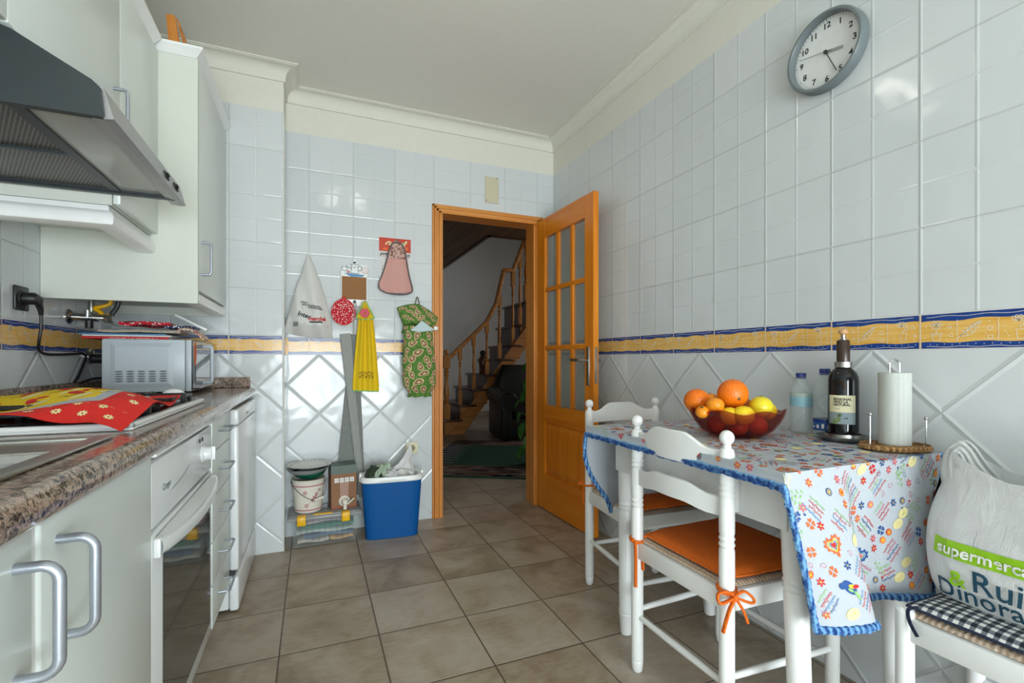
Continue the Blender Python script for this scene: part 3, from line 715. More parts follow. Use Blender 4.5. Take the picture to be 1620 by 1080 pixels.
for a in ((-.560, -.535, HY0 + .014, HY1 - .014), (XL + .004, XL + .02, HY0 + .014, HY1 - .014), (XL + .02, -.56, 1.505, 1.515), (XL + .02, -.56, HY0 + .014, HY0 + .03), (XL + .02, -.56, HY1 - .02, HY1 - .014), (-.535, -.42, HY0 + .014, HY0 + .03), (-.535, -.42, HY1 - .02, HY1 - .014)): mb.box(a[0], a[1], a[2], a[3], 1.535, 1.552)
mb.build('filter_frame', M_DGREY, hd)
mb = loc(MB(), hd); mb.box(-.535, -.425, HY0 + .03, HY1 - .02, 1.541, 1.545); mb.build('lamp_cover', M_HOODGL, hd)
# wooden stand on top of the tall cabinet
ws = thing('wooden_stand', 'orange varnished folding wooden stand lying on top of the tall white cabinet', 'stand', (-.53, 2.34, 2.205))
mb = MB(); mb.prism([(-.026, .238), (-.011, .034), (.006, .034), (.012, .060), (.018, .034), (.035, .034), (.003, .242)][::-1], 0, .016, lambda a, b, h: (a, h, b)); mb.build('front_board', M_CASE, ws)
mb = MB(); mb.prism([(.003, .242), (.013, .236), (.080, .0345), (.056, .0345)], .0165, .120, lambda a, b, h: (a, h, b)); mb.build('back_board', M_STAIR, ws)

# hob under its tea towel
hb = thing('gas_hob', 'white gas hob lined with crinkled foil on the granite worktop', 'hob', (-.58, 1.55, ZTOP))
mb = MB(); hx0, hx1, hy0, hy1 = -.255, .238, -.35, .36
mb.rbox(hx0, hx1, hy0, hy1, .0005, .006, .002, 1)
for a in ((hx1 - .022, hx1, hy0, hy1), (hx0, hx0 + .022, hy0, hy1), (hx0, hx1, hy0, hy0 + .022), (hx0, hx1, hy1 - .022, hy1)): mb.rbox(a[0], a[1], a[2], a[3], .002, .016, .006, 3)
mb.build('frame', M_APPL, hb)
mb = MB(); mb.grid(lambda u, v: (hx0 + .02 + (hx1 - hx0 - .034) * u, hy0 + .006 + (hy1 - hy0 - .024) * v, .0125 + .006 * noise.noise(Vector((u * 9, v * 12, 3))) + (.007 if (u > .95 or v < .04) else 0) + .002 * noise.noise(Vector((u * 40, v * 50, 1)))), 46, 60); mb.build('foil_lining', M_FOIL, hb)
for bx, by, r in ((-.12, -.17, .045), (.11, -.17, .035), (-.12, .17, .035), (.11, .17, .05)):
    mb = MB(); mb.lathe([(r * .9, .012), (r, .022), (r * .75, .024), (r * .7, .030), (.0001, .031)], (bx, by, 0), 24); mb.build('burner', M_BLACK, hb)
for by in (-.17, .17):
    mb = MB()
    for bx in (-.12, .11):
        for k in range(4):
            a = k * pi / 2; mb.T = Matrix.Translation((bx, by, 0)) @ Matrix.Rotation(a, 4, 'Z')
            mb.rbox(.02, .108, -.005, .005, .034, .045, .002, 1); mb.rbox(.098, .112, -.007, .007, .013, .045, .002, 1)
    mb.T = Matrix.Identity(4)
    for s in (-1, 1): mb.rbox(-.225, .212, by + s * .112 - .006, by + s * .112 + .006, .028, .038, .002, 1)
    for x in (-.225, .205): mb.rbox(x, x + .010, by - .118, by + .118, .028, .038, .002, 1)
    for x in (-.222, .200):
        for s in (-1, 1): mb.rbox(x, x + .014, by + s * .105 - .008, by + s * .105 + .008, .012, .036, .002, 1)
    mb.build('pan_support', M_BLACK, hb)
# tea towel spread over the pan supports
def towel(u, v):
    x = -.875 + .525 * u + .012 * sin(v * 5); y = 1.195 + .50 * v + .02 * sin(u * 4)
    z = .939 + .012 * sin(u * 9 + v * 3) + .010 * sin(v * 8 + u * 5)
    near = max(0, .10 - v) / .10; z -= .022 * near * (.6 + .4 * sin(u * 17 + .6)); right = max(0, u - .9) / .1; z -= .010 * right
    cor = max(0, u + (1 - v) - 1.70) / .3; z -= .030 * cor; y -= .014 * cor
    return (x, y, z)
mb = MB(); mb.m = 0
mb.slab(towel, 54, 50, .0018, lambda u, v: 1 if (v < .16 or u > .86) else (2 if (v < .27 or u > .80) else 3))
def tw(a, b): p = Vector(towel(a, b)); return (p.x, p.y, p.z + .0008)
for k in range(22):
    u = .03 + k * .043; lay(mb, flower(u, .080 + .028 * (-1) ** k, .017, 8, k) + [disc(u + .022 + q * .008, .118, .0022, 6) for q in range(2)], 4, tw)
for k in range(8):
    v = .22 + k * .095; lay(mb, flower(.93 + .02 * (-1) ** k, v, .018, 8, k) + [disc(.93, v + .045, .003, 6)], 4, tw)
random.seed(3)
for k in range(9):
    u, v = .08 + .085 * k, .40 + .36 * random.random(); lay(mb, [disc(u, v, .045, 9, 1.3, .45, random.random() * 3), disc(u + .03, v + .03, .028, 8, 1.2, .5, random.random() * 3)], 1, tw)
    lay(mb, ribbon([(u - .05 + .02 * t, v - .05 + .012 * sin(t * 2)) for t in range(6)], .007), 5, tw)
    lay(mb, [disc(u + .05, v - .10, .05, 9, 1.2, .5, 1)], 4, tw)
M_TRED = weave('red_cotton', rgb(216, 28, 24), rgb(228, 46, 36), 500); M_TYEL = weave('yellow_cotton', rgb(242, 204, 8), rgb(248, 214, 24), 500)
tag(mb.build('tea_towel', [M_CLOTH, M_TRED, M_CLOTH, M_TYEL, M_YPALE, M_STAIRD], loc=(0, 0, 0)), 'red and yellow flowered tea towel spread over the gas hob', 'tea towel')
# small foil packet at the far corner of the hob
mb = MB(); mb.ball((0, 0, .018), .026, 12, 8, 1.2, .9, .7); tag(mb.build('foil_parcel', M_WPAINT, loc=(-.395, 1.745, .905)), 'small white folded parcel at the far corner of the hob', 'parcel')

# microwave
mw = thing('microwave', 'light grey microwave oven on the worktop, side vents towards the room', 'microwave', (-.62, 2.57, ZTOP))
mb = loc(MB(), mw); MX0, MX1, MY0, MY1, MZ0, MZ1 = -.770, -.492, 2.350, 2.80, .898, 1.114
mb.rbox(MX0, MX1, MY0, MY1, MZ0, MZ1, .006, 2)
mb.build('housing', M_MW if 'M_MW' in globals() else plain('microwave_grey', rgb(198, 208, 216), .36, var=.01), mw)
M_MW = MATS['microwave_grey']
mb = loc(MB(), mw)          # pressed panel on the side with the vent slots
A = (-.742, -.532, .918, 1.098); B = (-.725, -.548, .934, 1.082)
i = mb.pts([(A[0], MY0 - .0005, A[2]), (A[1], MY0 - .0005, A[2]), (A[1], MY0 - .0005, A[3]), (A[0], MY0 - .0005, A[3])]); j = mb.pts([(B[0], MY0 - .007, B[2]), (B[1], MY0 - .007, B[2]), (B[1], MY0 - .007, B[3]), (B[0], MY0 - .007, B[3])])
for k in range(4): mb.face((i + k, i + (k + 1) % 4, j + (k + 1) % 4, j + k))
mb.face([j + k for k in range(4)]); sd = mb.build('side_panel', M_MW, mw, smooth=False)
mb = loc(MB(), mw)
for r in range(5):
    for q in range(5): mb.T = loc(MB(), mw).T @ Matrix.Translation((-.712 + q * .0365, MY0 - .0072, .944 + r * .0098)); mb.prism(disc(0, 0, .0135, 14, 1, .26), -.0008, .0006, lambda a, b, h: (a, h, b))
mb.build('vent_slots', plain('vent_grey', rgb(120, 130, 138), .5), sd)
mb = loc(MB(), mw); mb.rbox(MX1 + .001, -.470, MY0, MY1, MZ0, MZ1, .005, 2); fr = mb.build('microwave_door', M_MW, mw)
mb = loc(MB(), mw); mb.rbox(-.471, -.466, MY0 + .004, MY1 - .004, MZ0 + .004, MZ1 - .004, .002, 1); mb.build('dark_glass', plain('microwave_dark_glass', rgb(44, 42, 42), .06), fr)
mb = loc(MB(), mw); mb.prism([(.02 * cos(t * .52) , .052 * sin(t * .52)) for t in range(12)], -.466, -.465, lambda a, b, h: (h, 2.40 + a, 1.055 + b)); mb.build('sticker', M_ORANGEP, fr)
mb = loc(MB(), mw); P = [(-.466, 2.62, .935), (-.430, 2.62, .935)]
bow_handle(mb, (-.467, 2.555, .925), (-.467, 2.555, 1.090), (.036, 0, 0), .008, .012); mb.build('handle', M_MW, fr)
for x in (MX0 + .03, MX1 - .03):
    for y in (MY0 + .03, MY1 - .03): mb = loc(MB(), mw); mb.lathe([(.012, ZTOP + .0003), (.012, MZ0 + .001)], (x, y, 0), 12); mb.build('foot', M_BLACK, mw)

# magazines and papers stacked on the microwave
z = MZ1 + .0005
for nm, lab, cat, x0, x1, th, rot, m, edge in (
        ('book', 'thin red book with white lettering at the bottom of the stack on the microwave', 'book', -.838, -.552, .009, 0, M_REDP, M_REDP),
        ('magazine', 'white paged magazine lying on the red book', 'magazine', -.836, -.548, .006, .02, M_WHITEP, M_WHITEP),
        ('magazine', 'blue covered magazine lying above the white magazine', 'magazine', -.845, -.560, .005, -.02, M_LBLUEP, M_LBLUEP)):
    o = thing(nm, lab, cat, ((x0 + x1) / 2, 2.47, z), rot, 'papers on the microwave')
    w = (x1 - x0) / 2
    mb = MB(); mb.rbox(-w, w, -.105, .105, 0, th, .001, 1); mb.build('cover', m, o)
    mb = MB(); mb.box(-w + .004, w + .001, -.10, .106, .0015, th - .0015); mb.build('pages', M_PAPER, o)
    if nm == 'book': mb = MB(); lay(mb, strokes(30, .0075, 6), 0, lambda a, b: (.02 - a, -.1055, .0045 - b)); mb.build('lettering', M_WHITEP, o)
    z += th + .0008
def sheetstack(name, lab, c, w, d, th, rot, m, seed, cat='papers', wav=.004):
    def f(u, v): return ((u - .5) * w, (v - .5) * d, th * (1 + .6 * (wav > .008)) + wav * noise.noise(Vector((u * 3 + seed, v * 3, seed))) + wav)
    mb = MB(); mb.slab(f, 18, 14, th); return tag(mb.build(name, m, loc=c, rot=rot), lab, cat)
sheetstack('newspaper', 'folded grey newspaper on the stack over the microwave', (-.655, 2.475, z), .27, .22, .010, .05, plain('newsprint', rgb(176, 164, 148), .8, var=.25, scale=90), 2)
z += .019
def spotted(name, base, spot, sc, thr=.3):
    t = NT(name); d = t.voro(t.coord('Object'), sc); t.set(color=t.mix(t.maprange(d, thr, thr + .06, 1, 0), base, spot), rough=.8); return t.m
M_POLKA = spotted('red_spotted_cotton', rgb(198, 16, 40), rgb(244, 232, 228), 120, .30)
M_FLORAL = spotted('speckled_floral_cotton', rgb(222, 208, 190), rgb(150, 40, 46), 150, .42)
M_NAVYSP = spotted('navy_spotted_cotton', rgb(40, 50, 92), rgb(232, 232, 232), 110, .34)
sheetstack('pot_holder', 'red spotted quilted pot holder on the papers over the microwave', (-.645, 2.46, z), .17, .16, .012, .1, M_POLKA, 5, 'pot holder', .010)
sheetstack('pot_holder', 'navy spotted pot holder at the right end of the papers on the microwave', (-.535, 2.50, z + .001), .085, .15, .010, -.2, M_NAVYSP, 9, 'pot holder', .008)
mb = MB(); mb.slab(lambda u, v: (-.035 + .11 * u, (v - .5) * .12, .016 + .018 * sin(u * 3.4) - .026 * u * u + .004 * sin(v * 9)), 14, 10, .008)
tag(mb.build('pot_holder', M_FLORAL, loc=(-.505, 2.445, MZ1 + .020)), 'speckled floral oven cloth drooping over the right edge of the microwave', 'pot holder')
mb = MB(); mb.slab(lambda u, v: (-.065 + .13 * u, (v - .5) * .14, .062 * (1 - u) ** 2 + .004), 14, 6, .001)
tag(mb.build('paper_sheet', M_HOODGL, loc=(-.765, 2.46, z - .001)), 'curled translucent grey sheet leaning at the left of the stack by the pipe', 'paper')
mb = MB(); mb.T = Matrix.Rotation(.5, 4, 'Y'); mb.rbox(-.07, .07, -.02, .02, -.006, .006, .003, 2)
tag(mb.build('paper_box', M_WPAINT, loc=(-.515, 2.585, z + .044)), 'slim white carton tilted at the back of the stack on the microwave', 'carton')

# sockets, plug and cable on the left wall
so = thing('wall_socket', 'black wall socket with a black plug in it, on the left wall', 'socket', (XL, 2.062, 1.232))
mb = MB(); mb.rbox(.0005, .009, -.040, .040, -.040, .040, .004, 2); mb.build('plate', M_BLACK, so)
mb = MB(); mb.lathe([(.026, .009), (.026, .012), (.022, .012)], (0, 0, 0), 24, 'x', caps=False); mb.build('ring', M_DGREY, so)
pl = thing('power_cable', 'black cable hanging from the black wall plug to the microwave', 'cable', (XL, 2.062, 1.232))
mb = MB(); mb.lathe([(.020, .0125), (.020, .040), (.014, .048), (.0001, .049)], (0, 0, 0), 20, 'x'); mb.rbox(.022, .046, -.012, .040, -.018, .012, .006, 2); mb.build('plug', M_BLACK, pl)
mb = MB(); mb.tube([(.034, .034, -.012), (.034, .048, -.03), (.034, .052, -.05)], [.010, .009, .006], 10)
P = [(.034, .052, -.05), (.032, .055, -.10), (.024, .062, -.145), (.014, .09, -.17), (.011, .15, -.182), (.011, .25, -.182), (.012, .36, -.178), (.012, .43, -.176), (.014, .455, -.19), (.012, .43, -.23), (.012, .385, -.275), (.014, .355, -.292), (.02, .38, -.296), (.05, .43, -.280), (.10, .50, -.28), (.118, .56, -.285)]
def smooth(P, n=6):
    P = [Vector(p) for p in P]; out = []
    for i in range(len(P) - 1):
        a = P[max(0, i - 1)]; b, c = P[i], P[i + 1]; d = P[min(len(P) - 1, i + 2)]
        for k in range(n):
            t = k / n; out.append(.5 * ((2 * b) + (c - a) * t + (2 * a - 5 * b + 4 * c - d) * t * t + (3 * b - a - 3 * c + d) * t ** 3))
    return out + [P[-1]]
mb.tube(smooth(P), .0048, 8); mb.build('flex', M_BLACK, pl)
s2 = thing('wall_socket', 'round chrome wall outlet with a dark plug behind the microwave', 'socket', (XL, 2.585, 1.045))
mb = MB(); mb.lathe([(.034, .0005), (.034, .010), (.028, .014), (.0001, .014)], (0, 0, 0), 24, 'x'); mb.build('plate', M_CHROME, s2)
mb = MB(); mb.lathe([(.020, .0145), (.020, .05), (.013, .056)], (0, .01, -.01), 18, 'x'); mb.build('plug', M_BLACK, s2)
# pipework under the tall cabinet
pp = thing('water_valve', 'chrome water pipe with flange and valve under the tall wall cabinet', 'pipe', (XL, 2.40, 1.200))
mb = MB(); mb.lathe([(.030, .0005), (.030, .004), (.016, .014), (.0001, .014)], (0, 0, 0), 24, 'x'); mb.build('flange', M_CHROME, pp)
mb = MB(); mb.tube([(.01, 0, 0), (.118, .01, -.002)], .0145, 14); mb.lathe([(.017, .112), (.019, .116), (.019, .134), (.016, .140), (.0001, .14)], (0, .01, -.002), 8, 'x'); mb.tube([(.06, 0, 0), (.06, 0, .028)], .010, 12); mb.build('pipe', M_CHROME, pp)
mb = MB(); mb.lathe([(.013, -.03), (.013, .0), (.008, .002)], (.065, 0, -.014), 12); mb.build('tap', M_BLACK, pp)
mb = MB(); mb.tube(smooth([(.130, .01, 0), (.136, .014, .02), (.150, .02, .05), (.156, .02, .086)]), .009, 10); mb.build('braided_hose', M_DGREY, pp)
mb = MB(); mb.lathe([(.011, 1.225), (.011, 1.247), (.008, 1.2875)], (-.835, 2.45, 0), 12); tag(mb.build('hose_fitting', M_STEEL, smooth=True), 'short grey metal hose fitting coming down from the tall cabinet', 'pipe')
mb = MB(); mb.tube(smooth([(-.775, 2.455, 1.286), (-.775, 2.455, 1.262), (-.80, 2.45, 1.248), (-.825, 2.45, 1.240), (-.80, 2.44, 1.222), (-.79, 2.44, 1.195)]), .008, 10); tag(mb.build('gas_hose', M_YPLAST), 'bent yellow gas hose between the pipe and the tall cabinet', 'hose')
# ------------------------------------------------------------------ dining corner on the right
def smooth2(pts, u):
    """Catmull-Rom through (key, x, y) rows"""
    n = len(pts); i = 0
    while i < n - 2 and u > pts[i + 1][0]: i += 1
    a, b, c, d = pts[max(0, i - 1)], pts[i], pts[i + 1], pts[min(n - 1, i + 2)]; t = min(1, max(0, (u - b[0]) / (c[0] - b[0])))
    return [.5 * (2 * b[k] + (c[k] - a[k]) * t + (2 * a[k] - 5 * b[k] + 4 * c[k] - d[k]) * t * t + (3 * b[k] - a[k] - 3 * c[k] + d[k]) * t ** 3) for k in (1, 2)]
ZTB = .774
tb = thing('dining_table', 'white painted kitchen table with turned legs against the tiled right wall', 'table', (1.275, 1.158, 0))
mb = loc(MB(), tb); mb.rbox(.978, 1.574, .748, 1.568, .752, ZTB - .001, .008, 3); mb.build('tabletop', M_WPAINT, tb)
mb = loc(MB(), tb)
for a in ((1.048, 1.066, .80, 1.50), (1.49, 1.508, .80, 1.50), (1.06, 1.50, .786, .804), (1.06, 1.50, 1.486, 1.504)): mb.box(a[0], a[1], a[2], a[3], .618, .7515)
mb.build('apron', M_WPAINT, tb)
mb = loc(MB(), tb); mb.rbox(1.028, 1.0475, .935, 1.36, .625, .738, .003, 2); dr = mb.build('drawer', M_WPAINT, tb)
mb = loc(MB(), tb); mb.lathe([(.007, .001), (.008, -.010), (.016, -.016), (.016, -.024), (.010, -.030), (.0001, -.031)], (1.028, 1.15, .665), 20, 'x'); mb.build('knob', M_WPAINT, dr)
def legprof(r, foot=.085, zr=.485, top=.752):
    return [(r * .62, .002), (r * .78, .006), (r * .95, foot - .012), (r * 1.02, foot - .006), (r * .93, foot), (r * 1.02, foot + .006), (r * .96, foot + .014), (r * 1.0, zr - .022), (r * .92, zr - .016), (r * 1.03, zr - .008), (r * .9, zr), (r * 1.03, zr + .008), (r * .92, zr + .016), (r * 1.0, zr + .024), (r * 1.02, top - .06), (r * 1.0, top)]
for x, y, dy in ((1.08, .812, -.026), (1.475, .812, -.01), (1.08, 1.482, .004), (1.475, 1.47, .0)):
    mb = loc(MB(), tb); S = Matrix.Identity(4); S[1][2] = -dy / .75; S[0][2] = -.006 / .75
    mb.T = mb.T @ Matrix.Translation((x + .006, y + dy, 0)) @ S; mb.lathe(legprof(.0275), (0, 0, 0), 24); mb.build('leg', M_WPAINT, tb)

# tablecloth: flat top, long drapes at both ends, a narrow flap along the room side
CT, CD, CF, CW, CO = .832, .352, .318, .640, .030
HEM = [(0, 1.045, .726), (.10, 1.092, .700), (.25, 1.175, .681), (.33, 1.200, .700), (.40, 1.222, .760), (.52, 1.318, .770), (.70, 1.400, .735), (.86, 1.455, .712), (1, 1.510, .735)]
HEF = [(0, 1.098, 1.604), (.15, 1.17, 1.622), (.4, 1.28, 1.606), (.7, 1.43, 1.618), (1, 1.55, 1.604)]
def cloth(a, b):
    """a across from the room side (m), b along from the near hem (m)"""
    a = min(CW, max(0, a)); b = min(CD + CT + CF, max(0, b)); u = a / CW
    w = a - CO
    if w < 0: x, drop = .968 + .002 * 0 + w * .12, -w
    else: x, drop = .968 + w, 0.0
    if w > 0 and w < .01: drop = .0
    z = ZTB + .0035 - drop
    if b < CD:
        t = (CD - b) / CD; hx, hy = smooth2(HEM, u); e = t * (1 + .18 * (1 - t)) ; e = min(1, e)
        return (x + (hx - x) * e, .7425 + (hy - .7425) * e, (ZTB + .0035 - drop * (1 - t) - CD * t))
    if b > CD + CT:
        f = CF * (1 if u > .12 else 1 + .10 * (1 - u / .12)); t = (b - CD - CT) / CF; hx, hy = smooth2(HEF, u)
        bulge = .03 * sin(pi * min(1, t * 1.2)) * (1 - u) ** 6
        return (x + (hx - x) * t - bulge, 1.5745 + (hy - 1.5745) * t + bulge * .6, ZTB + .0035 - drop * (1 - t) - f * t)
    y = .7425 + (b - CD); return (x, y, z)
def cloth_off(a, b, h=.0011):
    e = .002; p = Vector(cloth(a, b)); da = Vector(cloth(a + e, b)) - Vector(cloth(a - e, b)); db = Vector(cloth(a, b + e)) - Vector(cloth(a, b - e))
    n = da.cross(db)
    if n.length < 1e-12: n = Vector((0, 0, 1))
    return p + n.normalized() * h
TC = (1.275, 1.158, ZTB)
mb = MB(); mb.T = Matrix.Translation((-TC[0], -TC[1], -TC[2]))
CL = CD + CT + CF
rows = [i / 30 * CD for i in range(30)] + [CD + i / 24 * CT for i in range(24)] + [CD + CT + i / 20 * CF for i in range(21)]
colsA = [i / 4 * CO for i in range(4)] + [CO + i / 60 * (CW - CO) for i in range(61)]
for h, flip in ((0, False), (-.0016, True)):
    o = mb.pts([cloth_off(a, b, h) for b in rows for a in colsA]); n = len(colsA)
    for j in range(len(rows) - 1):
        for i in range(n - 1):
            q = (o + j * n + i, o + j * n + i + 1, o + (j + 1) * n + i + 1, o + (j + 1) * n + i); mb.face(q[::-1] if flip else q)
rnd = random.Random(11)
CM = [M_CLOTH, M_REDP, M_BLUEP, M_ORANGEP, M_YELLP, M_PINKP, M_LGREENP, M_LBLUEP, M_YPALE]
RED, BLU, ORA, YEL, PIN, GRN, LBL, PAL = range(1, 9)
def script_line(l, amp, seed):
    r = random.Random(seed); P = []; n = max(4, int(l / .0042))
    for k in range(n * 6):
        t = k / 6; A = amp * (1.9 if r.random() < 0.02 else 1); tall = 1.7 if int(t) % 4 == seed % 4 else 1.0
        P.append((l * t / n + .0016 * sin(2 * pi * t + 1.2), A * tall * (.5 + .5 * sin(2 * pi * t - .6)) + (-.9 * amp if int(t) % 7 == 5 and t % 1 > .5 else 0)))
    return P
def heart(s): return [(s * .062 * 16 * sin(t) ** 3 / 1.0, s * .062 * (13 * cos(t) - 5 * cos(2 * t) - 2 * cos(3 * t) - cos(4 * t))) for t in [2 * pi * k / 22 for k in range(22)]]
def scale(P, k): return [(x * k, y * k) for x, y in P]
def put(polys, m, x, y, s=1.0, r=0.0, lift=0):
    mb.m = m
    for p in xf(polys, x, y, s, r): mb.poly([cloth_off(a, b, .0011 + lift * .0003) for a, b in p if True])
def okp(x, y, m): return m < x < CW - m and m < y < CL - m
def motif(k, x, y, r):
    if k == 0:      # verse lines
        for i, c in enumerate(rnd.sample((RED, BLU, PIN, GRN, RED, LBL), 4)): put(ribbon(script_line(.040 + .02 * rnd.random(), .0040, rnd.randint(0, 99)), .0010), c, x - .02 * cos(r) + .011 * (i - 1.5) * sin(r), y - .02 * sin(r) - .011 * (i - 1.5) * cos(r), 1, r)
    elif k == 1: put(flower(0, 0, .011, 6), rnd.choice((RED, BLU, ORA, PIN)), x, y, 1, r); put([disc(0, 0, .0022, 7)], YEL, x, y)
    elif k == 2:    # ornate heart
        c = rnd.choice(((RED, PIN, GRN), (ORA, YEL, RED), (BLU, LBL, PIN)))
        for i in range(16): t = 2 * pi * i / 16; put([disc(.062 * .024 * 16 * sin(t) ** 3, .062 * .024 * (13 * cos(t) - 5 * cos(2 * t) - 2 * cos(3 * t) - cos(4 * t)), .0035, 7)], c[0], x, y, 1, r)
        H_ = heart(.024); put(ribbon(H_ + [H_[0]], .0045), c[0], x, y, .88, r, 1); put(ribbon(H_ + [H_[0]], .004), c[1], x, y, .62, r, 1); put([scale(H_, .30)], c[2], x, y, 1, r, 1); put(ribbon(H_ + [H_[0]], .003), YEL if c[0] != ORA else LBL, x, y, .42, r, 1)
    elif k == 3:    # leafy stem
        put(ribbon([(.004 * sin(t * .8), t * .006) for t in range(9)], .0009), GRN, x, y, 1, r); put([disc(.006 * (-1) ** t, .006 + t * .007, .0042, 7, 1.2, .45, .6 * (-1) ** t) for t in range(6)], GRN, x, y, 1, r); put([disc(.004, .052, .0032, 8)], rnd.choice((RED, BLU)), x, y, 1, r)
    elif k == 4:    # round blossom
        c = rnd.choice((RED, PIN, ORA, BLU)); put([disc(0, 0, .010, 12, 1, .92)], c, x, y); put(ringline(0, 0, .006, .0014, 12), YEL, x, y, 1, 0, 1); put([disc(0, 0, .003, 8)], rnd.choice((YEL, RED)), x, y, 1, 0, 1)
    elif k == 5:    # curls
        put(ribbon([((.011 - .0011 * t) * cos(t * .7) + t * .0016, (.011 - .0011 * t) * sin(t * .7)) for t in range(10)], .0009), rnd.choice((PIN, BLU, RED)), x, y, 1, r)
    elif k == 6:    # clover of little hearts
        c = rnd.choice((RED, BLU, ORA))
        for q in range(4): put([scale(heart(.006), 1)], c, x + .008 * cos(q * pi / 2 + r), y + .008 * sin(q * pi / 2 + r), 1, q * pi / 2 + r - pi / 2)
    elif k == 7: put([disc(0, 0, .016, 11, 1.2, .8, .4)], PAL, x, y); put([disc(.004, .002, .002, 6), disc(-.006, -.003, .0015, 6)], YEL, x, y, 1, 0, 1)
    elif k == 8:    # bird
        put([disc(0, 0, .016, 12, 1.3, .8)], BLU, x, y, 1, r); put([disc(.018, .010, .0075, 9)], BLU, x, y, 1, r, 1); put([disc(-.004, -.006, .008, 9, 1.3, .6, .5)], YEL, x, y, 1, r, 1); put([disc(-.012, -.012, .007, 9, 1.4, .6, .8)], RED, x, y, 1, r, 2); put([disc(-.004, .004, .006, 9, 1.3, .6, .2)], GRN, x, y, 1, r, 2); put(ribbon([(-.014, 0), (-.034, .006)], .007), GRN, x, y, 1, r, 1)
placed = []
for k, x, y, r in ((2, .245, .165, -.5), (2, .295, .115, -.5), (8, .115, .090, 2.4), (2, .105, .185, .3), (4, .145, .300, 0), (4, .215, .090, 0), (7, .275, .055, 0), (7, .105, .032, 0), (0, .17, .12, .9), (0, .155, .055, .9), (0, .145, .235, -.8), (0, .30, .07, -.7)):
    motif(k, x, y, r); placed.append((x, y, .034))
for it in range(9000):
    x, y = rnd.uniform(.02, CW - .02), rnd.uniform(.02, CL - .05); k = rnd.choice((0, 0, 0, 0, 1, 2, 3, 3, 4, 5, 6, 7, 8)) if it < 2500 else rnd.choice((0, 0, 1, 3, 4, 5, 6, 1)); R = {0: .024, 1: .012, 2: .031, 3: .019, 4: .012, 5: .013, 6: .014, 7: .016, 8: .028}[k]
    if okp(x, y, R + .008) and all((x - a) ** 2 + (y - b) ** 2 > (R + c) ** 2 * .98 for a, b, c in placed):
        motif(k, x, y, rnd.choice((.8, -.8, 2.3, -2.3, .4)) if k in (0, 2) else rnd.uniform(0, 6)); placed.append((x, y, R))
tc = tag(mb.build('tablecloth', CM, loc=TC), 'white tablecloth printed with colourful folk hearts, birds and verses, on the kitchen table', 'tablecloth')
mb = MB(); mb.T = Matrix.Translation((-TC[0], -TC[1], -TC[2]))
edge = [(0.0, b) for b in [CL - i * CL / 260 for i in range(261)]] + [(a * CW / 120, 0.0) for a in range(1, 121)] + [(CW, b * CD / 60) for b in range(1, 61)]
rr = random.Random(5); path = [cloth(a, b) for a, b in edge]
mb.tube(path, [.0062 + .0028 * rr.random() for _ in path], 7)
mb.tube([Vector(p) + Vector((-.003 + .002 * rr.random(), -.003 * rr.random(), -.006 + .004 * rr.random())) for p in path], [.0045 + .004 * rr.random() for _ in path], 6)
mb.build('crochet_trim', M_TRIM, tc)

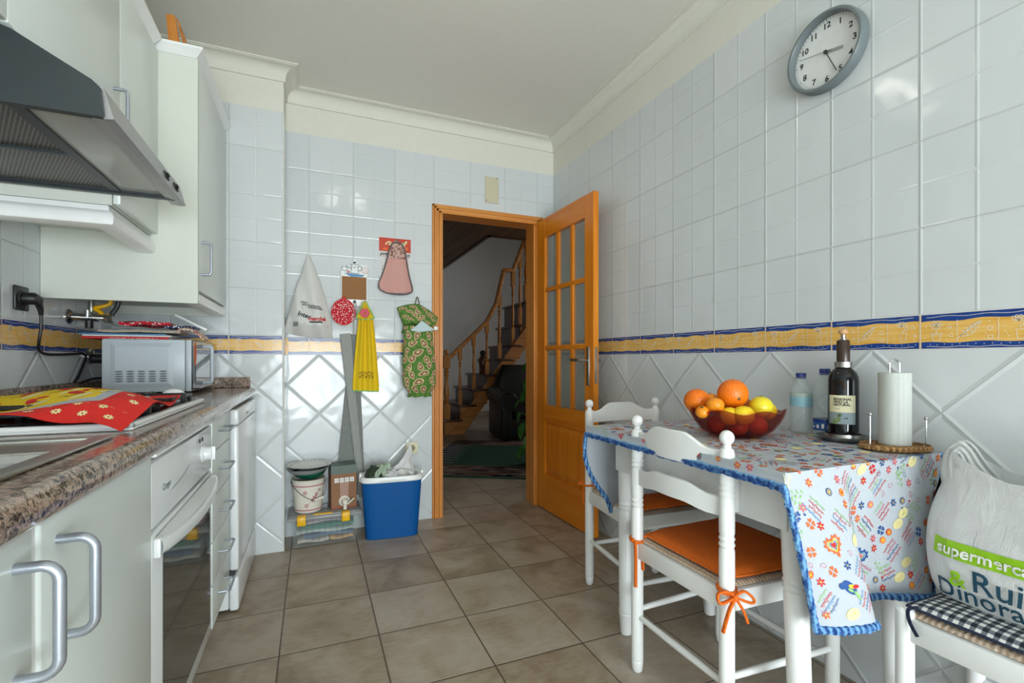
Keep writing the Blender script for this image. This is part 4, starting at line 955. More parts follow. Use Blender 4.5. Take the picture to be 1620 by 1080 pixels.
# chairs
def chair(label, pos, rot, hb=.185, hf=.203, dep=.385, group='white ladder-back chairs'):
    ch = thing('dining_chair', label, 'chair', pos, rot, group); r = .0195
    for s in (-1, 1):
        mb = MB(); mb.lathe([(.012, .001), (.0165, .006), (.0195, .036), (.0175, .040), (.0198, .044), (r, .05), (r, .538), (.0172, .544), (.0205, .552), (.0172, .560), (.0205, .568), (.0172, .575), (r, .582), (r, .668), (.0172, .674), (.0205, .682), (.0172, .690), (.0205, .698), (.0172, .705), (r, .712), (r, .786), (.0165, .798), (.0105, .802), (.0105, .808)] + [(.0185 * sin(t), .828 - .0195 * cos(t)) for t in [pi * (k + 2) / 12 for k in range(10)]] + [(.0001, .8475)], (0, s * hb, 0), 22); mb.build('back_post', M_WPAINT, ch)
        mb = MB(); mb.lathe([(.011, .001), (.015, .006), (.0185, .036), (.0165, .040), (.0188, .044), (.0185, .05), (.0185, .445), (.012, .452)], (dep, s * hf, 0), 20); mb.build('front_leg', M_WPAINT, ch)
    def slat(z0, h0, hump, lift):
        mb = MB(); n = 22; P = []
        for k in range(n + 1):
            t = k / n; y = -hb + .012 + (2 * hb - .024) * t; x = -.030 * sin(pi * t); w = min(1, max(0, (t - .10) / .25)) * min(1, max(0, (.90 - t) / .25)); w = w * w * (3 - 2 * w)
            P.append((x, y, z0 + lift * w, z0 + h0 + hump * w))
        o = mb.pts([q for x, y, a, b in P for q in ((x - .007, y, a), (x + .007, y, a), (x + .007, y, b - .003), (x + .003, y, b), (x - .003, y, b), (x - .007, y, b - .003))])
        for k in range(n):
            for i in range(6): mb.face((o + k * 6 + i, o + k * 6 + (i + 1) % 6, o + k * 6 + 6 + (i + 1) % 6, o + k * 6 + 6 + i))
        mb.face([o + i for i in range(6)][::-1]); mb.face([o + n * 6 + i for i in range(6)]); mb.build('back_slat', M_WPAINT, ch)
    slat(.742, .052, .034, .0); slat(.622, .050, .020, .012)
    mb = MB()
    for a, b in (((0, -hb), (dep, -hf)), ((0, hb), (dep, hf)), ((0, -hb), (0, hb)), ((dep, -hf), (dep, hf))):
        d = Vector((b[0] - a[0], b[1] - a[1], 0)); L = d.length; ang = math.atan2(d.y, d.x); mb.T = Matrix.Translation((a[0], a[1], 0)) @ Matrix.Rotation(ang, 4, 'Z'); mb.rbox(.006, L - .006, -.010, .010, .378, .432, .004, 2)
    mb.build('seat_frame', M_WPAINT, ch)
    mb = MB()
    def seat(u, v):
        hw = hb + (hf - hb) * u; e = 1 - (abs(2 * v - 1)) ** 8; g = 1 - abs(2 * u - 1) ** 8
        return (.004 + (dep - .006) * u, (2 * v - 1) * (hw - .003), .434 + .012 * min(e, g) ** .5 + .0012 * sin(u * 150 if abs(2 * v - 1) > abs(2 * u - 1) else v * 150))
    mb.slab(seat, 60, 60, .010); mb.build('seat', M_RUSH, ch)
    for s in (-1, 1):
        for z in (.205,): mb = MB(); mb.tube([(.01, s * hb, z), (dep * .5, s * (hb + hf) / 2, z), (dep - .01, s * hf, z + .0)], [.0085, .0105, .0085], 12); mb.build('stretcher', M_WPAINT, ch)
    mb = MB(); mb.tube([(0, -hb + .01, .185), (0, 0, .185), (0, hb - .01, .185)], [.0085, .0105, .0085], 12); mb.build('stretcher', M_WPAINT, ch)
    mb = MB(); mb.tube([(dep, -hf + .01, .17), (dep, 0, .17), (dep, hf - .01, .17)], [.0085, .0105, .0085], 12); mb.build('stretcher', M_WPAINT, ch)
    return ch
def bowtie(mb, c, w, s=1):
    """knot with two loops and two hanging ends; c centre, w = outward unit, ends go along side s"""
    c = Vector(c); side = Vector((-w[1], w[0], 0)) * s; w = Vector(w)
    for k in (-1, 1):
        mb.tube(smooth([c, c + side * k * .022 + w * .006 + Vector((0, 0, .016)), c + side * k * .046 + w * .008 + Vector((0, 0, .010 - .012 * (k > 0))), c + side * k * .040 + w * .010 + Vector((0, 0, -.012)), c + w * .004]), .0058, 8, flat=.6)
        mb.tube(smooth([c + w * .006, c + side * k * .018 + w * .010 + Vector((0, 0, -.030)), c + side * k * .032 + w * .006 + Vector((0, 0, -.075 + .012 * k))]), .0062, 8, flat=.6)
    mb.ball(c + w * .007, .007, 10, 8)
def cushion(label, pos, rot, mat, trim, hb=.185, hf=.203, dep=.385, th=.020, cat='seat cushion', group=None, bows=True):
    cu = thing('seat_cushion', label, cat, (pos[0], pos[1], .449), rot, group)
    mb = MB(); N = 26
    def top(u, v):
        hw = hb - .012 + (hf - hb) * u; e = max(0, 1 - abs(2 * v - 1) ** 5) * max(0, 1 - abs(2 * u - 1) ** 5)
        nar = 1.0 if u > .07 else .90 + .10 * (u / .07)
        return (.018 + (dep - .020) * u, (2 * v - 1) * hw * nar, .006 + th * e ** .45 + .0015 * noise.noise(Vector((u * 6, v * 6, rot))))
    mb.slab(top, N, N, .006); mb.build('pad', mat, cu)
    mb = MB(); P = [top(0, k / 20) for k in range(20)] + [top(k / 20, 1) for k in range(20)] + [top(1, 1 - k / 20) for k in range(20)] + [top(1 - k / 20, 0) for k in range(20)]
    mb.tube([Vector(p) + Vector((0, 0, -.001)) for p in P], .0032, 6, closed=True); mb.build('piping', trim, cu)
    return cu
c2p = (.990, 1.110, 0)
chair('white turned chair with a bow-tied orange pad at the long side of the table', c2p, 0.0)
cu = cushion('orange seat pad tied to the near chair with a bow on its right post', c2p, 0.0, M_ORCUSH, M_ORCUSH, group='orange seat pads')
def wrap(mb, s, x=.0): mb.tube([(x + .0225 * cos(a), s * .185 + .0225 * sin(a), -.012 + .004 * sin(a)) for a in [2 * pi * k / 16 for k in range(16)]], .0050, 6, closed=True, flat=1.3); mb.tube([(.035, s * .166, .008), (.018, s * .172, -.004)], .0055, 6)
mb = MB(); wrap(mb, -1); bowtie(mb, (-.004, -.212, -.020), (-.35, -.93, 0)); mb.build('bow', M_ORCUSH, cu)
mb = MB(); wrap(mb, 1)
for dx, l, k in ((-.020, .155, 0), (.006, .105, 1)): mb.tube(smooth([(dx, .170, -.012), (dx - .003, .163, -.06), (dx - .006 + .004 * k, .160, -l)]), .0066, 8, flat=.7)
mb.ball((-.020, .180, -.012), .008, 10, 8); mb.build('tie', M_ORCUSH, cu)
c1p = (1.350, 1.872, 0); r1 = -pi / 2 - .05
chair('white turned chair at the far end of the table in front of the open door', c1p, r1, hb=.180)
cu = cushion('orange seat pad on the far chair, partly under the table', c1p, r1, M_ORCUSH, M_ORCUSH, hb=.180, group='orange seat pads')
mb = MB(); mb.tube([(.0225 * cos(a), -.180 + .0225 * sin(a), .010 + .003 * sin(a)) for a in [2 * pi * k / 16 for k in range(16)]], .0042, 6, closed=True)
mb.tube([(.035, -.160, .010), (.018, -.168, .012)], .004, 6); mb.tube(smooth([(-.020, -.192, .010), (-.028, -.196, -.03), (-.026, -.195, -.085)]), .0046, 6, flat=.5); mb.tube(smooth([(-.02, -.196, .012), (-.03, -.212, .016), (-.026, -.222, .010), (-.02, -.205, .006)]), .004, 6); mb.build('tie', M_ORCUSH, cu)
c3p = (1.432, .290, 0); r3 = pi / 2
chair('white turned chair at the right edge carrying the shopping bag on a checked pad', c3p, r3, hb=.140, hf=.152, dep=.385)
def gingham():
    t = NT('gingham_cotton'); x, y, z = t.sep(t.coord('Object'))
    def st(q): return t.maprange(t.math('ABSOLUTE', t.math('SUBTRACT', t.math('FRACT', t.math('ADD', t.math('DIVIDE', q, .019), 60)), .5)), .22, .28, 0, 1)
    f = t.math('MULTIPLY', t.math('ADD', st(x), st(y)), .5); t.set(color=t.ramp(f, [(.1, rgb(226, 226, 222)), (.5, rgb(110, 116, 124)), (.95, rgb(26, 32, 42))]), rough=.85); return t.m
M_NAVYT = weave('navy_tape', rgb(24, 32, 54), rgb(40, 50, 78), 300)
cu = cushion('navy and white checked seat pad under the shopping bag', c3p, r3, gingham(), M_NAVYT, hb=.152, hf=.160, th=.018)
mb = MB(); mb.tube(smooth([(.36, .150, .012), (.372, .164, .004), (.366, .170, -.02), (.350, .172, -.045)]), .0065, 6, flat=.4); mb.build('tie', M_NAVYT, cu)

# shopping bag on the third chair
BX, BY, BZ = 1.455, .540, .4745
sb = thing('shopping_bag', 'full white plastic supermarket bag with green band and dark lettering, on the checked pad', 'shopping bag', (BX, BY, BZ))
def bag_hw(t): return (.150 + .022 * sin(pi * min(1, t * 1.1)) - .018 * t * t, (.112 + .010 * sin(pi * t)) * (1 - .62 * t ** 2.4))
def bag_wr(y, z, s): return .0045 * noise.noise(Vector((y * 16, z * 30, s))) + .008 * noise.noise(Vector((y * 7 + z * 6, z * 5, s + 4))) + .003 * noise.noise(Vector((y * 50 - z * 30, z * 26 + y * 20, s)))
def bag_x(y, z, side):
    t = min(1, max(0, z / .30)); hy, hx = bag_hw(t); s = min(1, abs(y - .0) / hy); low = min(1, z / .03) ** .5 if z > 0 else 0
    return side * hx * max(0, 1 - s ** 3.2) ** .55 * (.82 + .18 * low) + bag_wr(y, z, side) * (1 - s ** 6)
def bag_pt(u, v):
    a = 2 * pi * u; t = v; hy, hx = bag_hw(t); ca, sa = cos(a), sin(a); y = hy * (abs(ca) ** .8) * (1 if ca >= 0 else -1)
    ztop = .285 + .030 * abs(y / hy) ** 2.0 + (.03 * max(0, y / hy) if True else 0); z = max(.0, ztop * t)
    side = 1 if sa >= 0 else -1
    return (bag_x(y, z * .30 / max(.01, ztop) if False else min(.30, z), side), y, z)
mb = MB(); mb.grid(bag_pt, 96, 44, wrapu=True); mb.m = 0
mb.poly([bag_pt(k / 48, 0) for k in range(48)][::-1]); mb.build('bag_body', M_BAG, sb, angle=80)
for side in (-1, 1):
    mb = MB()
    def hand(u, v, side=side):
        arc = smooth2([(0, .140, .240), (.25, .146, .288), (.45, .134, .335), (.58, .108, .360), (.72, .086, .346), (.86, .066, .312), (1, .040, .278)], u); inn = smooth2([(0, .085, .225), (.25, .100, .275), (.45, .110, .312), (.58, .106, .330), (.72, .098, .322), (.86, .088, .294), (1, .070, .262)], u)
        y = arc[0] + (inn[0] - arc[0]) * v; z = arc[1] + (inn[1] - arc[1]) * v
        return (side * ((.012 + .056 * v) * (1 - u) ** 2 + .016 * u) + .003 * sin(v * 14 + u * 4), y, z)
    mb.slab(hand, 26, 10, .0012); mb.build('handle', M_BAG, sb, angle=80)
mb = MB(); fnb = lambda a, b: (bag_x(a, b, -1) - .0030, a, b)
for k in range(24): lay(mb, [[(.118 - k * .0105, .104 - .0), (.118 - (k + 1) * .0105, .104), (.118 - (k + 1) * .0105, .142), (.118 - k * .0105, .142)]], 0, fnb)
def onbag(s, size, y0, z0, m, slope=0.0, bold=.0006, lift=.0050):
    P = text2d(s, size, 'LEFT', bold); lay(mb, P, m, lambda a, b: (bag_x(y0 - a, z0 + b + slope * a, -1) - lift, y0 - a, z0 + b + slope * a))
onbag('supermercado', .034, .106, .122, 1, 0, .0007); onbag('Rui', .066, .040, .066, 2, 0, .0006); onbag('&', .050, .080, .060, 0, 0, .001); onbag('Dinora', .056, .110, .030, 2, 0, .0005)
mb.build('print', [M_GREENP, M_WHITEP, M_TEAL], sb, angle=80)
# a rolled printed cloth squeezed between the bag and the wall
mb = MB(); mb.grid(lambda u, v: (.040 * cos(2 * pi * u) * (1 - .3 * v) + .006 * noise.noise(Vector((u * 5, v * 7, 2))), .022 * sin(2 * pi * u) + .004 * noise.noise(Vector((u * 6, v * 9, 5))), .21 * v), 24, 20, wrapu=True); mb.poly([(.028 * cos(2 * pi * k / 16), .022 * sin(2 * pi * k / 16), .21) for k in range(16)])
tag(mb.build('rolled_cloth', M_FLORAL, loc=(1.535, .712, .4745)), 'brownish printed cloth standing between the tablecloth and the shopping bag', 'cloth')

# fruit bowl
ZC_ = ZTB + .0048; FB = (1.290, 1.170, ZC_)
mb = MB(); n = 60
def bowl(u, v, inner=0):
    a = 2 * pi * u; prof = [(0, .0), (.060, .0), (.082, .005), (.108, .022), (.129, .050), (.139, .070), (.146, .090)]
    s = v * (len(prof) - 1); i = min(len(prof) - 2, int(s)); t = s - i; r = prof[i][0] + (prof[i + 1][0] - prof[i][0]) * t; z = prof[i][1] + (prof[i + 1][1] - prof[i][1]) * t
    r = max(.0005, r * (1 + (.018 * cos(14 * a) if v > .3 else 0)) - inner); z += inner * (.8 if v < .95 else 0) + (.006 * cos(7 * a) * max(0, v - .8) / .2)
    return (r * cos(a), r * sin(a), z)
mb.grid(lambda u, v: bowl(u, v), 112, 30, wrapu=True); mb.grid(lambda u, v: bowl(u, 1 - v, .004), 112, 30, wrapu=True)
tag(mb.build('fruit_bowl', M_BOWL, loc=FB), 'scalloped amber glass bowl heaped with fruit on the tablecloth', 'bowl')
def fruit(nm, label, cat, c, r, mat, stretch=1.0, ax=(0, 0, 1), calyx=None, nub=0.0, group='fruit in the amber bowl'):
    o = thing(nm, label, cat, (c[0], c[1], c[2]), 0, group)
    q = Vector((0, 0, 1)).rotation_difference(Vector(ax).normalized()).to_matrix().to_4x4()
    mb = MB(); mb.T = q; m = 18; prof = []
    for i in range(m + 1):
        t = pi * i / m; rr = r * sin(t); z = -r * stretch * cos(t)
        if nub: z += nub * (max(0, -cos(t)) ** 14) * -1 + nub * (max(0, cos(t)) ** 14) * -1 * -1 * -1 * -1
        if stretch < 1 and calyx: rr *= 1
        prof.append((max(1e-5, rr), z))
    mb.lathe(prof, (0, 0, 0), 28, caps=False); mb.build('flesh', mat, o)
    if calyx:
        mb = MB(); mb.T = q; mb.lathe([(.0055, r * stretch - .0008), (.005, r * stretch + .0006), (.003, r * stretch + .001), (.0001, r * stretch + .0025)], (0, 0, 0), 8); mb.build('calyx', calyx, o)
M_CALYX = plain('calyx_brown', rgb(110, 84, 36), .8)
cam = Vector((-.62, -.75, .12))
fruit('orange', 'large orange on top of the heap in the amber bowl, stem scar showing', 'orange', (1.268, 1.161, .9185), .0485, M_ORANGE, .93, (-.35, -.88, -.30), M_CALYX)
fruit('orange', 'orange at the far left rim of the amber bowl', 'orange', (1.190, 1.237, .892), .0425, M_ORANGE, .95, (.3, .3, 1), M_CALYX)
fruit('mandarin', 'small mandarin in front of the left orange, higher of the two', 'mandarin', (1.181, 1.150, .886), .0275, M_MANDARIN, .88, (.2, .1, 1), M_CALYX)
fruit('mandarin', 'smallest mandarin at the left rim of the bowl below the left orange', 'mandarin', (1.150, 1.172, .863), .0215, M_MANDARIN, .9, (-.4, -.3, .8), M_CALYX)
fruit('mandarin', 'mandarin mostly hidden behind the large top orange', 'mandarin', (1.245, 1.232, .893), .026, M_MANDARIN, .9, (0, .2, 1), M_CALYX)
fruit('lemon', 'lemon at the front left of the bowl, half behind the rim', 'lemon', (1.212, 1.122, .852), .0285, M_LEMON, 1.15, (.6, -.5, .1), None, .004)
fruit('lemon', 'lemon at the front middle of the bowl, end turned aside', 'lemon', (1.237, 1.092, .857), .0295, M_LEMON, 1.2, (.92, -.38, .08), None, .005)
fruit('yellow_apple', 'round yellow apple with a dark calyx at the right of the bowl', 'apple', (1.335, 1.110, .878), .0365, M_QUINCE, .94, (.05, .05, 1), M_CALYX)
fruit('lemon', 'lemon at the right rim behind the yellow apple', 'lemon', (1.388, 1.128, .860), .027, M_LEMON, 1.2, (.6, .2, .3), None, .005)
fruit('orange', 'dull orange behind the large orange, right of it', 'orange', (1.355, 1.205, .872), .035, plain('dull_orange_peel', rgb(202, 104, 30), .45), .95, (0, 0, 1), M_CALYX)
fruit('lemon', 'lemon deep in the middle of the bowl between orange and lemons', 'lemon', (1.283, 1.205, .850), .028, M_LEMON, 1.1, (1, .4, 0), None, .004)
fruit('red_apple', 'red apple low in the bowl on the right, seen through the glass', 'apple', (1.318, 1.112, .818), .034, M_APPLE, .9, (.2, .1, 1), M_CALYX)
fruit('red_apple', 'red apple at the bottom front of the bowl, seen through the glass', 'apple', (1.255, 1.128, .8165), .031, M_APPLE, .9, (-.2, .1, 1), M_CALYX)
fruit('red_apple', 'reddish apple low at the left of the bowl, seen through the glass', 'apple', (1.232, 1.192, .8185), .032, M_APPLE, .9, (0, .3, 1), M_CALYX)
fruit('red_apple', 'red apple low at the back right of the bowl', 'apple', (1.330, 1.196, .818), .033, M_APPLE, .9, (.3, 0, 1), M_CALYX)

# bottles, wine bottle, paper roll
def pet(nm, label, c, H_, r, cap, ribs, lab):
    o = thing(nm, label, 'bottle', (c[0], c[1], ZC_), 0, 'water bottles')
    P = [(.001, .006), (r * .6, .003), (r * .9, .001), (r, .010)]
    n = 26
    for k in range(n + 1):
        z = .014 + (H_ * .66 - .014) * k / n; P.append((r * (1 - (.05 * (.5 + .5 * cos(k * ribs)) if ribs else .012 * (k % 9 == 4))), z))
    P += [(r * .97, H_ * .70), (r * .86, H_ * .77), (r * .62, H_ * .845), (r * .42, H_ * .885), (r * .39, H_ * .90), (r * .39, H_ * .93)]
    mb = MB(); mb.lathe(P, (0, 0, 0), 32); mb.build('bottle_body', M_PET, o)
    mb = MB(); mb.lathe([(r * .45, H_ * .932), (r * .47, H_ * .936), (r * .47, H_ * .99), (r * .43, H_), (.0001, H_)], (0, 0, 0), 24); mb.lathe([(r * .40, H_ * .91), (r * .50, H_ * .912), (r * .50, H_ * .922), (r * .40, H_ * .924)], (0, 0, 0), 24); mb.build('cap', plain('bottle_cap_blue', rgb(42, 56, 128), .4), o)
    mb = MB(); z0, z1, m1, m2 = lab
    for a, b, m in ((z0, z0 + (z1 - z0) * .72, 0), (z0 + (z1 - z0) * .72, z1, 1)): mb.m = m; mb.lathe([(r * 1.012, a), (r * 1.012, b)], (0, 0, 0), 32, caps=False)
    mb.m = 2
    for k in range(14): a = 2 * pi * k / 14; mb.T = Matrix.Rotation(a, 4, 'Z'); ribs and mb.box(r * 1.01, r * 1.022, -.004, .003, z0 + (z1 - z0) * .2, z0 + (z1 - z0) * (.4 + .2 * (k % 3) / 2))
    mb.build('label_sleeve', [m1, m2, M_WHITEP], o)
M_LAB1 = thin('pale_blue_label', rgb(150, 200, 216), .75, .4); M_LAB2 = thin('pale_green_label', rgb(196, 214, 200), .6, .4)
pet('water_bottle', 'clear water bottle with a pale blue label beside the fruit bowl', (1.553, 1.132), .206, .0335, M_BLUE, 0, (.092, .138, M_LAB1, M_LAB2))
pet('water_bottle', 'clear ribbed water bottle with a dark blue label next to the wine bottle', (1.550, 1.047), .222, .0335, M_BLUE, 1.4, (.022, .058, M_BLUEP, M_BLUE))
co = thing('bottle_coaster', 'round steel wine coaster under the dark wine bottle', 'coaster', (1.525, .972, ZC_))
mb = MB(); mb.lathe([(.050, .0), (.056, .004), (.072, .014), (.073, .016), (.058, .012), (.047, .008), (.047, .022), (.049, .023), (.050, .010), (.0001, .005)], (0, 0, 0), 40); mb.build('dish', M_STEEL, co)
wb_ = thing('wine_bottle', 'dark wine bottle with a cream label and a wooden ball stopper', 'bottle', (1.525, .972, ZC_ + .0085))
mb = MB(); R_ = .0405; mb.lathe([(.001, .004), (.03, .0005), (R_ - .003, .0005), (R_, .004), (R_, .178), (R_ * .97, .190), (R_ * .85, .203), (R_ * .62, .214), (R_ * .45, .220), (R_ * .42, .24), (R_ * .42, .295)], (0, 0, 0), 40); mb.build('glass', M_WINEGL, wb_)
mb = MB(); mb.lathe([(.0178, .238), (.0178, .300), (.0165, .303), (.012, .305)], (0, 0, 0), 28); mb.build('neck_sleeve', M_BROWNGL, wb_)
mb = MB(); mb.lathe([(.019, .2185), (.0235, .2195), (.0235, .2365), (.019, .2375)], (0, 0, 0), 30); mb.build('collar', M_STEEL, wb_)
st_ = MB(); st_.lathe([(.010, .304), (.010, .307), (.006, .309), (.0065, .322)], (0, 0, 0), 20); so_ = st_.build('stopper', M_STEEL, wb_)
mb = MB(); mb.ball((0, 0, .330), .0125, 20, 14, 1, 1, .85); mb.build('ball', plain('beech_ball', rgb(206, 160, 112), .5), so_)
mb = MB()
def lab(a, b): th_ = -2.68 + a / R_; return ((R_ + .0006) * cos(th_), (R_ + .0006) * sin(th_), b)
for k in range(16):
    x0, x1 = -.038 + .076 * k / 16, -.038 + .076 * (k + 1) / 16
    lay(mb, [[(x0, .082), (x1, .082), (x1, .134), (x0, .134)]], 0, lab); lay(mb, [[(x0, .046), (x1, .046), (x1, .082), (x0, .082)]], 1, lab)
lab2 = lambda a, b: tuple(Vector(lab(a, b)) + Vector((cos(-2.68 + a / R_), sin(-2.68 + a / R_), 0)) * .0005)
for i, s_ in enumerate(('REGIONAL', 'VINO LA', 'NATURAL')): lay(mb, text2d(s_, .0098, 'LEFT', .0004), 2, lambda a, b, i=i: lab2(-.022 + a, .122 - i * .0085 + b))
lay(mb, strokes(4, .005, 3), 2, lambda a, b: lab2(-.010 + a, .091 + b))
lay(mb, [disc(-.012, .058, .009, 9, 1.2, .8, .4), disc(-.006, .072, .006, 8), disc(-.018, .052, .006, 8, 1, 1.2)], 3, lab2); lay(mb, [disc(.003, .066, .012, 9, 1.2, .3, -.1), disc(-.004, .074, .005, 8)], 4, lab2)
mb.build('label', [plain('cream_label', rgb(228, 222, 184), .6), plain('grey_blue_label', rgb(142, 158, 164), .6), M_INK, plain('olive_print', rgb(120, 140, 80), .6), plain('slate_print', rgb(66, 80, 84), .6)], wb_)
rh = thing('paper_roll_holder', 'wicker based wire holder for the kitchen paper roll', 'roll holder', (1.503, .818, ZC_), -radians(22.65))
mb = MB(); mb.lathe([(.0001, .0), (.080, .0), (.088, .004), (.088, .010), (.080, .013), (.0001, .012)], (0, 0, 0), 40, sy=.72)
for k in range(5): mb.tube([((.086 - .016 * k) * cos(a), (.086 - .016 * k) * .72 * sin(a), .0125) for a in [2 * pi * q / 40 for q in range(40)]], .0042, 6, closed=True)
for k in range(44): a = 2 * pi * k / 44; mb.ball((.087 * cos(a), .087 * .72 * sin(a), .008), .0055, 6, 5)
mb.build('base', M_WICKER, rh)
for x, h in ((-.078, .098), (.078, .086)): mb = MB(); mb.tube([(x, -.012, .012), (x, -.012, h)], .0022, 8); mb.ball((x, -.012, h + .003), .0052, 12, 8); mb.build('side_post', M_CHROME, rh)
mb = MB(); mb.tube(smooth([(-.014, 0, .014), (-.014, 0, .222), (-.014, 0, .238), (-.009, 0, .248), (0, 0, .252), (.009, 0, .248), (.014, 0, .238), (.014, 0, .222), (.014, 0, .014)]), .0025, 8); mb.build('wire_loop', M_CHROME, rh)
mb = MB(); mb.lathe([(.018, .0145), (.0365, .0145)] + [(.0375 + .0006 * (k % 2), .016 + .198 * k / 34) for k in range(35)] + [(.0365, .2155), (.018, .2155), (.018, .0145)], (0, 0, 0), 40, caps=False)
tag(mb.build('kitchen_paper_roll', M_PAPER, loc=(1.503, .818, ZC_)), 'white kitchen paper roll standing on the wicker based holder', 'paper roll')

# wall clock
CY, CZ = 1.064, 2.058
ck = thing('wall_clock', 'round grey wall clock with a white dial high on the right wall', 'clock', (XR, CY, CZ))
mb = MB(); mb.lathe([(.120, -.001), (.127, -.004), (.128, -.034), (.124, -.041), (.117, -.041), (.114, -.036), (.113, -.016)], (0, 0, 0), 72, 'x', caps=False); mb.build('case', plain('clock_grey', rgb(112, 122, 124), .38, var=.02), ck)
mb = MB(); mb.lathe([(.0001, -.014), (.1135, -.014), (.1135, -.002)], (0, 0, 0), 64, 'x'); dl = mb.build('dial', plain('clock_dial', rgb(228, 230, 228), .5), ck)
mb = MB(); fk = lambda a, b: (-.0146, -a, b)
for h in range(1, 13): a = radians(h * 30); lay(mb, text2d(str(h), .027, bold=.0007), 0, lambda p, q, a=a: fk(.089 * sin(a) + p, .089 * cos(a) + q))
for k in range(60): a = radians(k * 6); lay(mb, ribbon([(.104 * sin(a), .104 * cos(a)), ((.110 if k % 5 else .111) * sin(a), (.110 if k % 5 else .111) * cos(a))], .0010 if k % 5 else .0022), 0, fk)
mb.build('numerals', M_INK, dl)
for nm, ang, l, b, w, m, off in (('hour_hand', 103, .056, -.006, .0085, plain('hand_grey', rgb(150, 152, 142), .5), -.0185), ('minute_hand', 156, .088, -.006, .0026, M_DGREY, -.0205), ('second_hand', 283, .092, -.02, .0010, M_DGREY, -.0225)):
    a = radians(ang); mb = MB(); d = (sin(a), cos(a)); R4 = ribbon([(d[0] * b, d[1] * b), (d[0] * l, d[1] * l)], w)[0]; mb.prism(R4, off, off - .0012, lambda p, q, h: (h, -p, q)); mb.build(nm, m, dl)
mb = MB(); mb.lathe([(.006, -.0145), (.006, -.0245), (.0001, -.025)], (0, 0, 0), 16, 'x'); mb.build('hub', M_DGREY, dl)
# ------------------------------------------------------------------ things hanging on the back wall
def film(hw, z, d):
    pass
# white carrier bag on its hook: a limp cone of film
cb = thing('carrier_bag', 'limp white plastic carrier bag with red and black shop lettering hanging on the back wall', 'carrier bag', (-.025, YB, 1.17))
def cbag(u, v):
    """u around, v up"""
    a = 2 * pi * u; t = v
    L = -.128 + (.128 - .006) * t ** 1.25; Rr = .128 * (1 - t ** 1.5) + .004; c = (L + Rr) / 2; hw = max(.004, (Rr - L) / 2)
    d = .040 * (1 - t) ** .6 * min(1, .25 + t * 5) + .006
    x = c + hw * cos(a); s = sin(a); fold = .010 * sin(x * 60 + t * 6) * (1 - .6 * t) + .006 * noise.noise(Vector((x * 14, t * 7, 1)))
    y = -.010 - d - d * s * .9 + (fold if s > 0 else 0)
    z = .478 * t + (.012 * (x / .13) * (1 - t)) * -1 + .006 * cos(a * 2) * (1 - t)
    return (x, min(-.004, y), z)
mb = MB(); mb.grid(cbag, 72, 40, wrapu=True); mb.poly([cbag(k / 36, 0) for k in range(36)][::-1]); mb.build('bag_body', M_BAGG, cb, angle=80)
def cfront(a, b):
    t = min(1, max(0, b / .478)); L = -.128 + (.128 - .006) * t ** 1.25; Rr = .128 * (1 - t ** 1.5) + .004; c = (L + Rr) / 2; hw = max(.004, (Rr - L) / 2)
    q = max(-.98, min(.98, (a - c) / hw)); u = math.acos(q) / (2 * pi); p = cbag(u, t); return (a, p[1] - .0022, b)
mb = MB()
def on(s, size, x, z, m, rot=0.0, bold=0.0): lay(mb, xf(text2d(s, size, 'LEFT', bold), x, z, 1, rot), m, cfront)
on('Inter', .036, -.056, .126, 0, -.30, .0010); on('marché', .031, -.002, .098, 1, -.03, .0012)
lay(mb, [[(.004 + k * .007, .074), (.011 + k * .007, .074), (.011 + k * .007, .082), (.004 + k * .007, .082)] for k in range(10)], 0, cfront)
for i, (x, z, n) in enumerate(((-.042, .188, 5), (-.034, .174, 13), (-.002, .158, 10))):
    for k in range(n): lay(mb, xf(ribbon([(0, 0), (0, .008 + .002 * (k % 3)), (.0045, .008), (.004, .002 * (k % 2))], .0022), x + k * .0078, z - .0012 * k, 1, 0), 0, cfront)
lay(mb, ribbon([(.03 + t * .006, .052 + .0012 * sin(t * 2)) for t in range(14)], .0014), 1, cfront)
for k in range(9): lay(mb, [[(-.083 + k * .003, .052), (-.0815 + k * .003, .052), (-.0785 + k * .003, .078), (-.080 + k * .003, .078)]], 2, cfront)
lay(mb, xf(ringline(0, 0, .012, .0018, 14, 1.5, .6) + strokes(4, .009, 2), .082, .024, 1, .05), 2, cfront)
mb.build('print', [M_INK, M_REDP, M_DGREY], cb, angle=80)
mb = MB(); mb.lathe([(.009, 0), (.009, -.004), (.003, -.006), (.003, -.018)], (0, 0, .482), 12, 'y'); mb.ball((0, -.02, .482), .005, 10, 6); mb.build('hook', M_WPAINT, cb)
